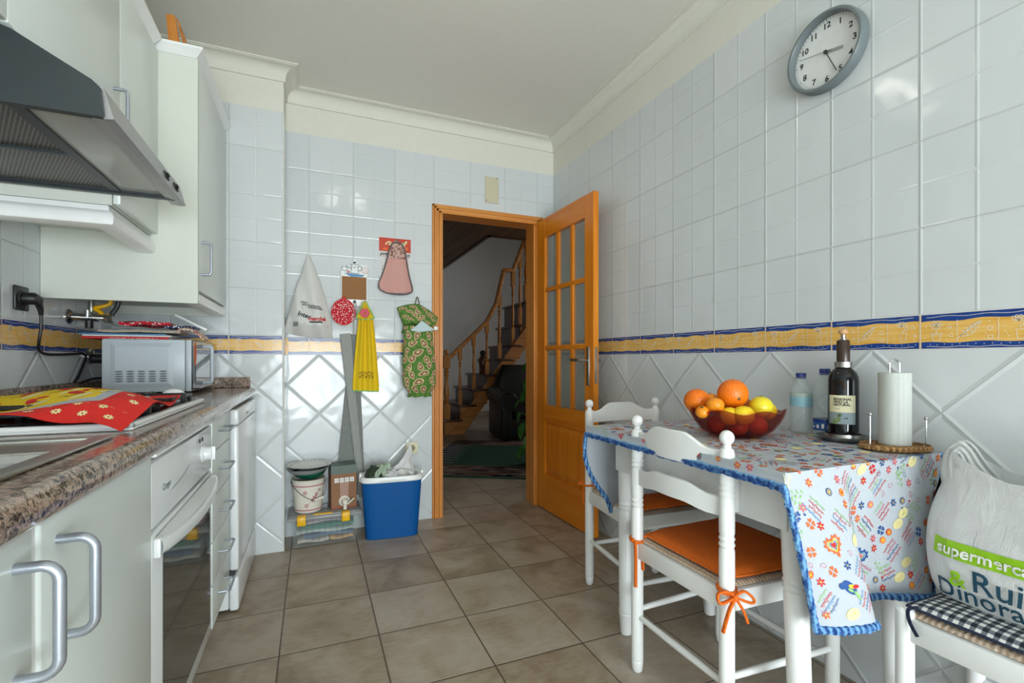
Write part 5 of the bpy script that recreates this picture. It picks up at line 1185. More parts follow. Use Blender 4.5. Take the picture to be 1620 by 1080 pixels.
def hookboard():
    bo = thing('memo_board', 'white memo board with a teapot picture on top, a cork square and three dark hooks', 'memo board', (.231, YB, 1.385))
    mb = MB(); mb.rbox(-.078, .078, -.014, -.002, -.028, .185, .004, 2); mb.build('board', M_WPAINT, bo)
    mb = MB(); mb.rbox(-.072, .070, -.017, -.0145, .012, .150, .001, 1); mb.build('cork', M_CORK, bo)
    mb = MB(); P = [(-.078, .150), (-.075, .200), (-.06, .215), (-.03, .212), (-.018, .232), (-.008, .238), (-.004, .258), (.004, .258), (.008, .238), (.022, .228), (.036, .222), (.05, .225), (.072, .222), (.080, .196), (.072, .168), (.06, .150)]
    mb.prism(P, -.018, -.003, lambda a, b, h: (a, h, b)); tp = mb.build('teapot_panel', M_WPAINT, bo, smooth=False)
    mb = MB(); f = lambda a, b: (a, -.0186, b)
    lay(mb, ribbon([(-.02, .226), (-.016, .19), (-.026, .172), (.026, .170), (.020, .19), (.024, .225), (-.02, .226)], .0035) + ribbon([(.024, .215), (.040, .214), (.042, .196), (.026, .186)], .004) + ribbon([(-.02, .20), (-.040, .205), (-.050, .215)], .004) + ribbon([(-.070, .208), (-.072, .190), (-.055, .180), (-.044, .192), (-.042, .206), (-.070, .208)], .003) + [disc(-.012 + .009 * k, .214 - .006 * (k % 2), .003, 6) for k in range(4)] + [disc(0, .236, .009, 8, 1.1, .7)], 0, f)
    lay(mb, [[(-.062, .170), (.060, .164), (.045, .152), (-.02, .150)]], 1, f)
    lay(mb, ringline(.060, .192, .020, .003, 12) + ringline(.060, .192, .011, .0025, 10) + [disc(-.036, .178, .010, 9), disc(.002, .203, .004, 6)], 2, f)
    mb.build('picture', [M_TEAL, M_LBLUEP, plain('dusty_rose_print', rgb(206, 140, 146), .6)], tp)
    for x in (-.062, .0, .060): mb = MB(); mb.lathe([(.004, -.014), (.004, -.028)], (x, 0, -.004), 10, 'y'); mb.ball((x, -.032, -.004), .009, 14, 10); mb.build('hook', M_DGREY, bo)
    return bo
hookboard()
# red pot holder
ph = thing('pot_holder', 'round red spotted pot holder hanging from the left hook of the memo board', 'pot holder', (.167, YB - .036, 1.372))
mb = MB(); mb.slab(lambda u, v: (lambda a, r: (r * cos(a) * .94, .004 * noise.noise(Vector((r * 20 * cos(a), r * 20 * sin(a), 3))), -.060 + r * sin(a) * (1.15 if sin(a) > 0 else 1)))(2 * pi * u, .070 * v + .0003), 40, 8, .006); mb.build('pad', M_POLKA, ph)
mb = MB(); mb.tube([(.0655 * cos(a) * 1.0, -.002, -.060 + .070 * sin(a) * (1.15 if sin(a) > 0 else 1)) for a in [2 * pi * k / 40 for k in range(40)]], .0042, 6, closed=True); mb.tube(smooth([(-.008, 0, .018), (-.008, -.002, .032), (0, -.002, .037), (.008, -.002, .032), (.008, 0, .018)]), .0028, 6); mb.build('binding', M_TRED, ph)
# yellow hand towel with crocheted flower top
yt = thing('hand_towel', 'yellow hand towel with a crocheted pink flower hanging from the right hook', 'hand towel', (.290, YB - .052, 1.375))
def ytow(u, v):
    t = 1 - v; w = .036 + .038 * min(1, t * 1.1) ** .8; x0 = .004
    x = x0 + w * (2 * u - 1); fold = (.013 * (1 - t) + .010) * sin(u * 2 * pi * 2.4 + .8) * (.45 + .55 * t); return (x, fold - .004, -.085 - .445 * t - .008 * u * t)
mb = MB(); mb.slab(ytow, 40, 50, .004); mb.m = 1
fy = lambda a, b: (lambda p: (p[0], p[1] + (-.0022 if True else 0), p[2]))(ytow(min(1, max(0, a)), min(1, max(0, b))))
M_BRP = plain('brown_stitch', rgb(128, 84, 44), .8)
for k in range(5): lay(mb, ringline(.25 + .13 * k, .22 + .012 * (k % 2), .055, .012, 9, 1, .55) + ribbon([(.2 + .13 * k, .175), (.28 + .13 * k, .18)], .008), 1, fy)
mb.build('towel', [M_YTOWEL, M_BRP], yt)
mb = MB(); mb.tube([Vector(ytow(k / 40, 0)) + Vector((0, 0, .002 * sin(k * 2))) for k in range(41)], .004, 6); mb.build('hem', M_LGREENP, yt)
mb = MB()
mb.slab(lambda u, v: (.048 * (2 * u - 1) * (1 - .85 * v), .004 * sin(u * 20) - .004, -.092 + .100 * v), 20, 10, .006); mb.build('crochet_top', M_YTOWEL, yt)
mb = MB(); mb.tube([(-.052, -.004, -.094), (-.040, -.005, -.06), (-.022, -.004, -.03), (-.006, -.004, .004), (.006, -.004, .006), (.022, -.005, -.03), (.040, -.004, -.06), (.052, -.004, -.094), (.02, -.008, -.10), (-.02, -.008, -.10)], .0042, 6, closed=True); mb.build('crochet_edge', M_LGREENP, yt)
mb = MB()
for k in range(6): a = 2 * pi * k / 6; mb.ball((.017 * cos(a) - .004, -.012, -.062 + .017 * sin(a)), .013, 12, 8, 1, .45, 1)
mb.build('flower', plain('crochet_pink', rgb(222, 98, 116), .85), yt)
# white cord hanging from the middle hook
mb = MB(); mb.tube(smooth([(-.004, -.012, 0), (-.006, -.016, -.06), (-.004, -.018, -.14), (-.006, -.018, -.20)]), .0022, 6); mb.tube(smooth([(.005, -.012, 0), (.010, -.016, -.04), (.006, -.018, -.11)]), .0022, 6); tag(mb.build('cord', M_GREYFAB, loc=(.231, YB - .030, 1.380)), 'thin pale cord hanging from the middle hook of the memo board', 'cord')
# calendar and pink towel
ca = thing('calendar', 'red topped January wall calendar half hidden by the pink towel', 'calendar', (.476, YB, 1.68))
mb = MB(); mb.rbox(-.098, .098, -.004, -.001, -.130, .115, .001, 1); mb.build('sheet', plain('calendar_paper', rgb(226, 224, 222), .6), ca)
mb = MB(); mb.m = 0; mb.rbox(-.098, .098, -.0058, -.0042, .030, .115, .0005, 1); f = lambda a, b: (a, -.0064, b)
lay(mb, [disc(-.02 + .02 * k, .075 + .012 * sin(k * 2), .016, 9, 1.4, .5, k) for k in range(5)] + ribbon([(-.06 + .012 * k, .072 + .02 * sin(k * .8)) for k in range(11)], .008), 1, f); lay(mb, [disc(-.06, .045, .015, 8, 1.4, .6), disc(.07, .055, .012, 8)], 2, f); mb.build('picture', [plain('rust_red_print', rgb(206, 66, 38), .5), M_YPALE, M_ORANGEP], ca)
mb = MB(); f = lambda a, b: (a, -.0048, b); lay(mb, xf(text2d('JANEIRO', .022, 'LEFT', .0008), -.092, .012), 0, f); lay(mb, xf(text2d('2025', .022, 'RIGHT', .0008), .094, .012), 0, f)
for r in range(5):
    for q in range(7): lay(mb, xf(text2d(str(r * 7 + q + 1), .010), -.082 + q * .027, -.022 - r * .021), 1 if q == 6 else 0, f)
lay(mb, [[(-.092, -.003), (.092, -.003), (.092, -.0005), (-.092, -.0005)]], 1, f); mb.build('dates', [M_INK, M_REDP], ca)
pt = thing('hand_towel', 'dusty pink hand towel with a grey border hanging over the calendar', 'hand towel', (.482, YB - .012, 1.755))
PK = [(-.028, .0), (-.044, -.04), (-.056, -.09), (-.084, -.19), (-.108, -.255), (-.100, -.286), (-.06, -.306), (.0, -.314), (.06, -.310), (.094, -.294), (.098, -.268), (.078, -.19), (.062, -.10), (.052, -.04), (.034, .0)]
def pkw(t):
    z = -.31 * t; L = -.03; R_ = .034
    for (a, za), (b, zb_) in zip(PK[:6], PK[1:7]):
        if zb_ <= z <= za: L = a + (b - a) * (za - z) / (za - zb_)
    if z < PK[6][1]: L = -.06 * (1 - (t - .987) / .013 * .5)
    rp = PK[::-1]
    for (a, za), (b, zb_) in zip(rp[:6], rp[1:7]):
        if zb_ <= z <= za: R_ = a + (b - a) * (za - z) / (za - zb_)
    return L, R_, z
def ptow(u, v):
    t = (1 - v) * .985; L, R_, z = pkw(t); x = L + (R_ - L) * u; return (x, -.010 - .006 * sin(u * 9 + 1) * (.4 + t) - .006 * (1 - abs(2 * u - 1)), z)
mb = MB(); mb.slab(ptow, 34, 50, .005, lambda u, v: 1 if v > .70 else 0); mb.build('towel', [M_PTOWEL, spotted('pink_floral_cotton', rgb(206, 168, 156), rgb(138, 96, 84), 70, .40)], pt)
mb = MB(); mb.tube(smooth([(x, -.012, z) for x, z in PK] + [(.016, -.012, .010), (-.010, -.012, .010), (-.028, -.012, 0)], 4), .0052, 7); mb.tube(smooth([(-.004, -.010, .012), (.002, -.008, .032), (.010, -.010, .012)]), .0025, 6); mb.build('binding', plain('grey_binding', rgb(112, 100, 102), .8), pt)
# green paisley bag holder
def paisley():
    t = NT('green_paisley_cotton'); v = t.coord('Object'); n = t.noise(v, 150.0, 2.0)
    t.set(color=t.mix(t.maprange(n, .54, .58), rgb(70, 116, 38), rgb(128, 158, 80)), rough=.85); return t.m
def teardrops(mb, fn, x0, x1, z0, z1, step, seed):
    r = random.Random(seed); row = 0; z = z0
    def drop(s): return [(s * (.86 * sin(t) * (1 - .25 * (cos(t) + 1)) + .22 * (1 + cos(t)) ** 2 * .5), s * cos(t)) for t in [2 * pi * k / 16 for k in range(16)]]
    while z < z1:
        x = x0 + (row % 2) * step / 2
        while x < x1:
            a = r.uniform(-.9, .9) + (pi if r.random() < .4 else 0); s = step * r.uniform(.40, .50); cx, cz = x + r.uniform(-.1, .1) * step, z + r.uniform(-.1, .1) * step
            for k, m in ((1.0, 1), (.82, 2), (.58, 3), (.34, 1)):
                mb.m = m; mb.poly([fn(p, q, .0008 + .0004 * (1.2 - k) * 4) for p, q in xf([drop(s * k)], cx, cz, 1, a)[0]])
            x += step
        z += step * .80; row += 1
PAISM = [plain('paisley_cream', rgb(206, 196, 138), .85), plain('paisley_rose', rgb(176, 132, 108), .85), plain('paisley_brown', rgb(134, 84, 70), .85)]
M_PAIS = paisley()
gb = thing('bag_holder', 'green paisley cloth bag dispenser hanging on the wall beside the door frame', 'bag holder', (.612, YB - .004, .80))
def gbag(u, v):
    a = 2 * pi * u; z = .02 + .42 * v; rx = .098 + .006 * sin(v * 5) + (-.030 * (1 - v / .12) if v < .12 else 0); ry = .046 + (-.028 * (1 - v / .12) if v < .12 else 0); x = rx * cos(a) + .010 - .012 * v; k = .004 * noise.noise(Vector((cos(a) * 2, sin(a) * 2, v * 7)))
    return (x + k, min(-.003, -.055 + ry * sin(a) + k), z)
mb = MB(); mb.grid(gbag, 48, 40, wrapu=True); mb.slab(lambda u, v: (-.100 + .012 * sin(v * 5) + (.200 + .01 * v) * u, -.006 - .01 * sin(u * 3.1), .40 + .135 * v + .03 * (1 - abs(2 * u - 1)) * v - .05 * u * u * v), 24, 12, .004); 
def onpouch(p, q, h): a = gbag((.75 + p / (2 * pi * .078)) % 1, min(1, max(0, (q - .02) / .42))); return (a[0], a[1] - h - .0006, a[2])
teardrops(mb, onpouch, -.098, .110, .045, .43, .060, 5); mb.build('pouch', [M_PAIS] + PAISM, gb)
mb = MB(); mb.grid(lambda u, v: ((.066 - .0 + .012 * v) * cos(2 * pi * u) + .010, min(-.003, -.055 + (.020 + .010 * v) * sin(2 * pi * u) + .004 * sin(2 * pi * u * 11)), .022 - .024 * v + .004 * sin(2 * pi * u * 7)), 66, 5, wrapu=True); mb.build('ruffle', M_PAIS, gb)
mb = MB()      # flap folding over the top
def flap(u, v):
    s = 2 * u - 1; z = .555 - .105 * v - .050 * max(0, s) * (1 - v) + .030 * (1 - s * s) * (1 - v) + .010 * sin(u * 7) * v; x = (-.134 * (1 - .30 * v) if s < 0 else .128 * (1 - .18 * v)) * abs(s) + .006
    return (x, -.012 - .070 * v ** .7 * (1 - .5 * s * s) - .006 * sin(u * 11) * v, z)
mb.slab(flap, 36, 16, .003); teardrops(mb, lambda p, q, h: (lambda a: (a[0], a[1] - h - .0045, a[2]))(flap(min(.98, max(.02, p)), min(.98, max(.02, q)))), .10, .95, .15, .95, .26, 8); mb.build('flap', [M_PAIS] + PAISM, gb)
mb = MB(); mb.tube(smooth([(-.014, -.012, .575), (-.004, -.010, .62), (.002, -.009, .632), (.008, -.010, .62), (.020, -.012, .570)]), .003, 6); mb.build('loop', plain('olive_cord', rgb(96, 92, 68), .8), gb)
mb = MB(); mb.poly([(-.060, -.104, .412), (.012, -.110, .470), (.075, -.106, .415), (.0, -.112, .402)]); mb.poly([(-.012, -.108, .452), (.012, -.104, .474), (.090, -.100, .420), (.06, -.106, .408)]); tag(mb.build('paper_slip', plain('pale_blue_paper', rgb(196, 214, 216), .7), loc=gb.location, smooth=False), 'folded pale blue paper tucked into the green bag dispenser', 'paper')
mb = MB(); mb.rbox(.092, .118, -.088, -.076, .418, .442, .004, 2); tag(mb.build('clothes_peg', M_WPAINT, loc=gb.location), 'small white clip on the right edge of the green bag dispenser', 'clip')
# beige vent plate, socket
vp = thing('vent_plate', 'blank beige rectangular plate on the tiles above the door frame', 'plate', (1.126, YB, 2.19))
mb = MB(); mb.rbox(-.049, .049, -.006, -.001, -.090, .090, .002, 1); mb.build('plate', plain('beige_plate', rgb(206, 200, 172), .5, var=.02), vp)
for x, z in ((.034, .082), (-.038, -.074)): mb = MB(); mb.lathe([(.0035, -.006), (.003, -.0075), (.0001, -.0076)], (x, 0, z), 8, 'y'); mb.build('screw', M_BLACK, vp)
s3 = thing('wall_socket', 'ivory wall socket low on the back wall above the blue cool box', 'socket', (.580, YB, .466))
mb = MB(); mb.rbox(-.040, .040, -.010, -.001, -.040, .040, .004, 2); mb.build('plate', M_IVORY, s3)
mb = MB(); mb.lathe([(.021, -.0102), (.020, -.0112), (.019, -.0105), (.0001, -.0105)], (0, 0, 0), 24, 'y'); mb.build('recess', plain('socket_shadow', rgb(150, 142, 104), .5), s3)
mb = MB(); [mb.lathe([(.0035, -.0115), (.0001, -.0118)], (x, 0, 0), 8, 'y') for x in (-.009, .009)]; mb.build('contact', M_BLACK, s3)

# two long fabric rolls leaning on the wall
def leanroll(nm, lab, A, B, w0, w1, th, m, col2):
    A, B = Vector(A), Vector(B); d = (B - A); s = Vector((d.z, 0, -d.x)).normalized()
    mb = MB()
    def f(u, v):
        a = 2 * pi * u; w = (w0 + (w1 - w0) * v) / 2; p = A + d * v + s * w * cos(a); p.y += th * sin(a); return (p.x - A.x, p.y - A.y, p.z - A.z)
    mb.grid(f, 28, 40, wrapu=True); mb.poly([f(k / 28, 1) for k in range(28)]); mb.poly([f(k / 28, 0) for k in range(28)][::-1]); o = mb.build(nm, m, loc=A); tag(o, lab, 'roll', 'fabric rolls against the wall'); return o
leanroll('fabric_roll', 'dark grey speckled roll leaning under the yellow towel, behind the pale roll', (.205, 3.030, .215), (.232, 3.048, 1.185), .175, .045, .007, M_GREYD, 0)
leanroll('fabric_roll', 'pale ribbed grey roll slanting across the dark roll under the yellow towel', (.272, 3.010, .20), (.178, 3.034, 1.188), .034, .064, .006, M_GREYFAB, 0)

# ------------------------------------------------------------------ the cluster on the floor
bx = thing('storage_box', 'clear plastic storage box with yellow clips, full of folded laundry', 'storage box', (.060, 2.945, 0))
mb = MB(); A, B = (-.158, .162, -.098, .10, .004), (-.172, .176, -.108, .108, .150)
def shell(i):
    a = [(A[0] + i, A[2] + i, A[4]), (A[1] - i, A[2] + i, A[4]), (A[1] - i, A[3] - i, A[4]), (A[0] + i, A[3] - i, A[4])]; b = [(B[0] + i, B[2] + i, B[4]), (B[1] - i, B[2] + i, B[4]), (B[1] - i, B[3] - i, B[4]), (B[0] + i, B[3] - i, B[4])]; return a, b
a, b = shell(0); i = mb.pts(a); j = mb.pts(b)
for k in range(4): mb.face((i + k, i + (k + 1) % 4, j + (k + 1) % 4, j + k))
mb.face([i + k for k in range(4)][::-1]); mb.build('tub', M_BOXCLEAR, bx, smooth=False)
mb = MB(); mb.rbox(-.192, .196, -.120, .112, .150, .172, .008, 2); mb.rbox(-.180, .184, -.110, .102, .168, .178, .006, 2); mb.build('lid', M_LID, bx)
for x, w in ((-.120, .022), (.108, .022)): mb = MB(); mb.rbox(x - w, x + w, -.130, -.116, .128, .176, .004, 2); mb.rbox(x - w, x + w, -.13, -.09, .170, .180, .003, 1); mb.build('clip', M_YPLAST, bx)
mb = MB(); mb.rbox(-.06, .04, -.112, -.095, .1745, .1815, .003, 1); mb.build('clip', M_YPLAST, bx)
rl = random.Random(4)
for k, (nm, col, lab) in enumerate((('folded_cloth', rgb(226, 214, 200), 'cream folded cloth lying at the bottom of the clear box'), ('folded_cloth', rgb(232, 178, 116), 'apricot folded cloth at the bottom right of the clear box'), ('folded_cloth', rgb(110, 134, 168), 'grey blue folded cloth low in the clear box'), ('folded_cloth', rgb(214, 226, 222), 'whitish folded cloth in the middle of the clear box'), ('folded_cloth', rgb(84, 158, 140), 'teal green folded cloth in the upper part of the clear box'), ('folded_cloth', rgb(206, 190, 200), 'lilac white folded cloth topmost in the clear box'))):
    z0, x0, x1 = ((.008, -.14, .02), (.008, .025, .15), (.034, -.11, .15), (.058, -.146, .146), (.084, -.12, .154), (.112, -.15, .13))[k]
    mb = MB()
    def f(u, v, k=k, z0=z0, x0=x0, x1=x1):
        a = 2 * pi * v; th = .0150; x = x0 + (x1 - x0) * u; y = -.002 + .090 * cos(a) * (1 if abs(cos(a)) > .2 else 1); return (x, y, z0 + th + th * sin(a) * (1 + .2 * sin(u * 9 + k)) + .004 * sin(u * 7 + k * 2) + .003)
    mb.grid(f, 24, 20); [mb.poly([f(e, q / 20) for q in range(20)]) for e in (0, 1)]
    tag(mb.build(nm, weave('laundry_%s' % 'abcdef'[k], tuple(c * .8 for c in col[:3]) + (1,), col, 60), loc=(.060, 2.945, 0)), lab, 'cloth', 'laundry in the clear box')
bk = thing('ceramic_bucket', 'cream ceramic bucket with pink flowers, wire handle and wooden grip on the storage box', 'bucket', (-.026, 2.935, .1785))
RB = lambda z: .072 + .016 * (z / .185)
mb = MB(); mb.lathe([(.001, .0), (.064, .0), (.070, .004)] + [(RB(z), z) for z in (.012, .05, .1, .15, .178)] + [(.090, .184), (.086, .186), (.080, .15), (.066, .008), (.001, .006)], (0, 0, 0), 44, caps=False); mb.build('pot', M_CERAM, bk)
mb = MB(); fcyl = lambda a, b: ((RB(b) + .0009) * sin(a), -(RB(b) + .0009) * cos(a), b); mb.m = 0
for z in (.150, .016):
    for k in range(40): lay(mb, [[(2 * pi * k / 40, z), (2 * pi * (k + 1) / 40, z), (2 * pi * (k + 1) / 40, z + .007), (2 * pi * k / 40, z + .007)]], 0, fcyl)
def dec(x, z, s): lay(mb, [[(x + (p - 0) / .085, z + q) for p, q in poly] for poly in xf(flower(0, 0, .016, 5), 0, 0, s, 1)], 1, fcyl)
for x, z, s in ((-.20, .118, .8), (.42, .085, 1.0), (.55, .105, .8), (.28, .072, .7), (-.12, .045, .8), (.75, .125, .7)): dec(x, z, s)
lay(mb, ribbon([(-.05, .05), (.10, .060), (.25, .075), (.42, .085), (.60, .11)], .002), 1, fcyl); mb.build('decoration', [plain('rose_band', rgb(196, 132, 136), .3), plain('rose_dark', rgb(168, 70, 84), .3)], bk)
mb = MB(); mb.tube(smooth([(-.086, -.010, .168), (-.080, -.050, .155), (-.04, -.088, .118), (.0, -.099, .090), (.028, -.098, .076)]), .0016, 6); mb.tube(smooth([(.076, -.066, .088), (.090, -.03, .12), (.088, -.006, .168)]), .0016, 6); mb.lathe([(.008, -.005), (.008, .0), (.005, .003)], (-.086, -.012, .170), 10, 'x'); mb.build('bail', M_DGREY, bk)
mb = MB(); mb.T = Matrix.Translation((.052, -.090, .082)) @ Matrix.Rotation(.5, 4, 'Z') @ Matrix.Rotation(-.15, 4, 'Y'); mb.lathe([(.0001, -.027), (.009, -.026), (.0085, -.02), (.0065, 0), (.0085, .02), (.009, .026), (.0001, .027)], (0, 0, 0), 16, 'x'); mb.build('grip', M_CERAM, bk)
zz = .1785 + .1868
def dish(nm, lab, r, h, z, prof, m, dx=0, dec_=None, group=None):
    o = thing(nm, lab, 'dish', (-.026 + dx, 2.93, z), 0, group); mb = MB(); mb.lathe(prof, (0, 0, 0), 44, caps=False); mb.build('dish_body', m, o)
    if dec_:
        mb = MB(); R1 = r * .84
        for k in range(30): a = 2 * pi * k / 30; lay(mb, [disc(R1 * cos(a), R1 * sin(a), .0062, 7, 1, .6, a + .6)], 0 if k % 3 else 1, lambda p, q: (p, q, h + .0022 - (r - sqrt(p * p + q * q)) * .20))
        mb.m = 1; mb.tube([(r * .995 * cos(2 * pi * k / 48), r * .995 * sin(2 * pi * k / 48), h - .001) for k in range(48)], .0016, 6, closed=True); mb.build('rim_pattern', [plain('plate_red_brown', rgb(140, 66, 60), .4), plain('plate_dark', rgb(66, 62, 58), .4)], o)
    return o
dish('dish', 'dark green bowl directly on the ceramic bucket under the other dishes', .088, .03, zz, [(.001, .0), (.05, .0), (.074, .014), (.090, .040), (.087, .041), (.070, .018), (.048, .005), (.001, .004)], plain('green_glaze', rgb(14, 92, 70), .2), .006, group='dishes on the bucket')
dish('dish', 'grey glass bowl between the green bowl and the patterned plate', .105, .05, zz + .0215, [(.001, .0), (.06, .0), (.092, .014), (.112, .036), (.109, .037), (.088, .018), (.058, .005), (.001, .004)], plain('grey_glass_dish', rgb(150, 158, 156), .15), -.004, group='dishes on the bucket')
dish('plate', 'white plate with a red brown patterned rim on top of the dish stack', .116, .016, zz + .058, [(.001, .0), (.066, .0), (.084, .007), (.116, .014), (.116, .017), (.083, .0105), (.066, .004), (.001, .003)], M_WHITEP, .006, True, group='dishes on the bucket')
wbx = thing('wine_box', 'brown carton wine box with a white tap and green top on the storage box', 'carton', (.157, 2.948, .1785), .10)
mb = MB(); mb.rbox(-.070, .070, -.056, .060, .0, .245, .002, 1); mb.build('carton', M_TERRA, wbx)
mb = MB(); mb.box(-.0705, .0705, -.0565, .0605, .198, .2452); mb.build('green_top', plain('green_grey_card', rgb(98, 112, 104), .5), wbx)
mb = MB(); f = lambda a, b: (a, -.0571, b); mb.m = 1
lay(mb, [[(-.02, .06), (.022, .06), (.026, .150), (-.024, .150)]], 1, f); lay(mb, [[(-.052 + .028 * k, .150), (-.029 + .028 * k, .150), (-.029 + .028 * k, .176), (-.052 + .028 * k, .176)] for k in range(4)], 0, f); lay(mb, [flower(-.04 + .028 * k, .163, .010, 4)[q] for k in range(4) for q in range(4)], 1, f)
lay(mb, [[(-.069, .001), (.069, .001), (.069, .010), (-.069, .010)]], 2, f); mb.build('print', [M_WHITEP, plain('rose_card', rgb(178, 140, 124), .6), plain('rust_card', rgb(160, 80, 50), .6)], wbx)
mb = MB(); mb.lathe([(.030, -.057), (.030, -.066), (.022, -.070), (.016, -.085), (.012, -.10), (.0001, -.10)], (.0, 0, .045), 24, 'y'); mb.lathe([(.011, .006), (.010, .032)], (0, -.092, .0), 16); mb.T = Matrix.Translation((.012, -.092, .030)) @ Matrix.Rotation(-.7, 4, 'Y'); mb.rbox(0, .050, -.006, .006, -.003, .004, .002, 1); mb.build('tap', M_CERAM, wbx)
# blue cool box with bags inside
cl = thing('cool_box', 'blue plastic cool box with a white rim, open and filled with bags', 'cool box', (.428, 2.880, 0), -.085)
mb = MB()
def coolshell(u, v):
    a = 2 * pi * u; k = 5.0; c_, s_ = cos(a), sin(a); t = v; hx, hy = .148 + .024 * t, .080 + .012 * t
    r = (abs(c_) ** k + abs(s_) ** k) ** (-1 / k); return (hx * c_ * r, hy * s_ * r, .002 + .330 * t)
mb.grid(coolshell, 96, 12, wrapu=True); mb.poly([coolshell(k / 64, 0) for k in range(64)][::-1]); mb.build('tub', M_BLUEBOX, cl)
mb = MB(); R0 = []
for sc, z in ((1.0, .326), (1.035, .330), (1.04, .352), (1.0, .358), (.90, .356), (.86, .34), (.84, .10), (.0, .10)): R0.append(mb.pts([((p := coolshell(k / 96, 1))[0] * sc, p[1] * (sc if sc > .95 else sc - .04 if sc > 0 else 0), z) for k in range(96)]))
for a, b in zip(R0, R0[1:]):
    for k in range(96): mb.face((a + k, a + (k + 1) % 96, b + (k + 1) % 96, b + k))
for s in (-1, 1): mb.rbox(s * .176 - .008, s * .176 + .008, -.025, .025, .325, .372, .005, 2)
mb.build('rim', M_WPAINT, cl)
def crumple(nm, lab, c, s, m, seed, ang=80, cat='bag', peak=None):
    mb = MB()
    def f(u, v):
        a = 2 * pi * u; b = pi * (v - .5); d = Vector((cos(a) * cos(b), sin(a) * cos(b), sin(b))); k = 1 + .28 * noise.noise(d * 2.2 + Vector((seed, 0, 0))) + .13 * noise.noise(d * 6 + Vector((0, seed, 0)))
        z = d.z * s[2] * k
        if peak and d.z > 0: q = math.exp(-((d.x - peak[0]) ** 2 + (d.y - peak[1]) ** 2) * 9); z += peak[2] * q
        return (d.x * s[0] * k, d.y * s[1] * k, z)
    mb.grid(f, 48, 32, wrapu=True); return tag(mb.build(nm, m, loc=c, angle=ang), lab, cat, 'bags in the blue cool box')
pbg = thing('plastic_bag', 'white plastic carrier bag at the right in the cool box, one handle pulled upwards', 'bag', (.495, 2.880, .33), 0, 'bags in the blue cool box')
mb = MB()
def pfilm(u, v):
    x = -.085 + .165 * u; top = .055 + .055 * u + .095 * max(0, (u - .35) / .65) ** 1.3 if u < .95 else .205 - .9 * (u - .95); y = -.012 + .030 * sin(u * 7) * (1 - v) + .008 * noise.noise(Vector((u * 8, v * 6, 2)))
    return (x - .02 * v * u, y + .045 * v * u, -.03 + (top + .03) * v)
mb.slab(pfilm, 40, 24, .001); mb.build('film', M_BAG, pbg, angle=80)
mb = MB(); mb.slab(lambda u, v: (-.07 + .125 * u, -.040 + .012 * sin(u * 9 + v * 4), -.02 + (.055 + .02 * sin(u * 3.1)) * v), 24, 12, .001); mb.build('film', M_BAGG, pbg, angle=80)
crumple('plastic_bag', 'pale folded plastic bag in the middle of the blue cool box', (.425, 2.85, .345), (.050, .040, .040), M_BAG, 8)
M_SAGE = plain('sage_foil_pack', rgb(166, 184, 160), .35, var=.1); M_DKPACK = plain('dark_green_pack', rgb(46, 60, 44), .3, var=.2)
crumple('snack_packet', 'dark green shiny packet at the left in the blue cool box', (.325, 2.875, .350), (.048, .045, .058), M_DKPACK, 12, 25, 'packet')
for k, (x, y, z, r, tl, lab) in enumerate(((.345, 2.83, .372, .55, 1.0, 'sage green flat packet leaning left at the front of the cool box'), (.385, 2.832, .370, -.25, .9, 'sage green packet strip standing upright in the cool box'), (.362, 2.885, .395, 1.35, 1.1, 'sage green packet lying across the dark packet in the cool box'))):
    mb = MB(); mb.T = Matrix.Rotation(r, 4, 'Y'); mb.slab(lambda u, v: ((u - .5) * .030 + .004 * sin(v * 9), .006 * sin(u * 5 + v * 7), (v - .5) * .11 * tl), 8, 20, .004); tag(mb.build('snack_packet', M_SAGE, loc=(x, y, z)), lab, 'packet', 'bags in the blue cool box')

# ------------------------------------------------------------------ the hall beyond the door
SY = 6.40
stc = thing('staircase', 'oak staircase with turned balusters rising to the right in the hall', 'staircase', (1.70, SY, 0))
SX = [1.66, 1.885, 2.085, 2.285, 2.480, 2.66, 2.80, 2.92]; SZ = [.205, .405, .62, .822, 1.045, 1.25, 1.55, 1.90]
def lc(mb): mb.T = Matrix.Translation((-1.70, -SY, 0)); return mb
for k, (x, z) in enumerate(zip(SX, SZ)):
    x1 = SX[k + 1] if k < 7 else 3.3
    mb = lc(MB()); mb.rbox(x - .03, x1 + .03, SY - .04, SY + .95, z - .034, z, .006, 2); mb.build('tread', M_STAIRD, stc)
    mb = lc(MB()); mb.box(x, x + .02, SY, SY + .93, (SZ[k - 1] if k else .001), z - .034); mb.build('riser', M_STAIRD, stc)
    mb = lc(MB()); mb.prism([(x, (SZ[k - 1] if k else .001)), (x1, (SZ[k - 1] if k else .001)), (x1, z - .034), (x, z - .034)], SY - .004, SY + .03, lambda a, b, h: (a, h, b)); mb.build('side_board', M_STAIR, stc)
mb = lc(MB()); mb.prism([(1.73, .001), (1.93, .001), (2.95, 1.30), (2.95, 1.60)], SY - .035, SY - .006, lambda a, b, h: (a, h, b)); mb.build('stringer', M_STAIR, stc)
M_BAL = wood('baluster_oak', rgb(160, 100, 42), rgb(190, 128, 62), rgb(210, 150, 84))
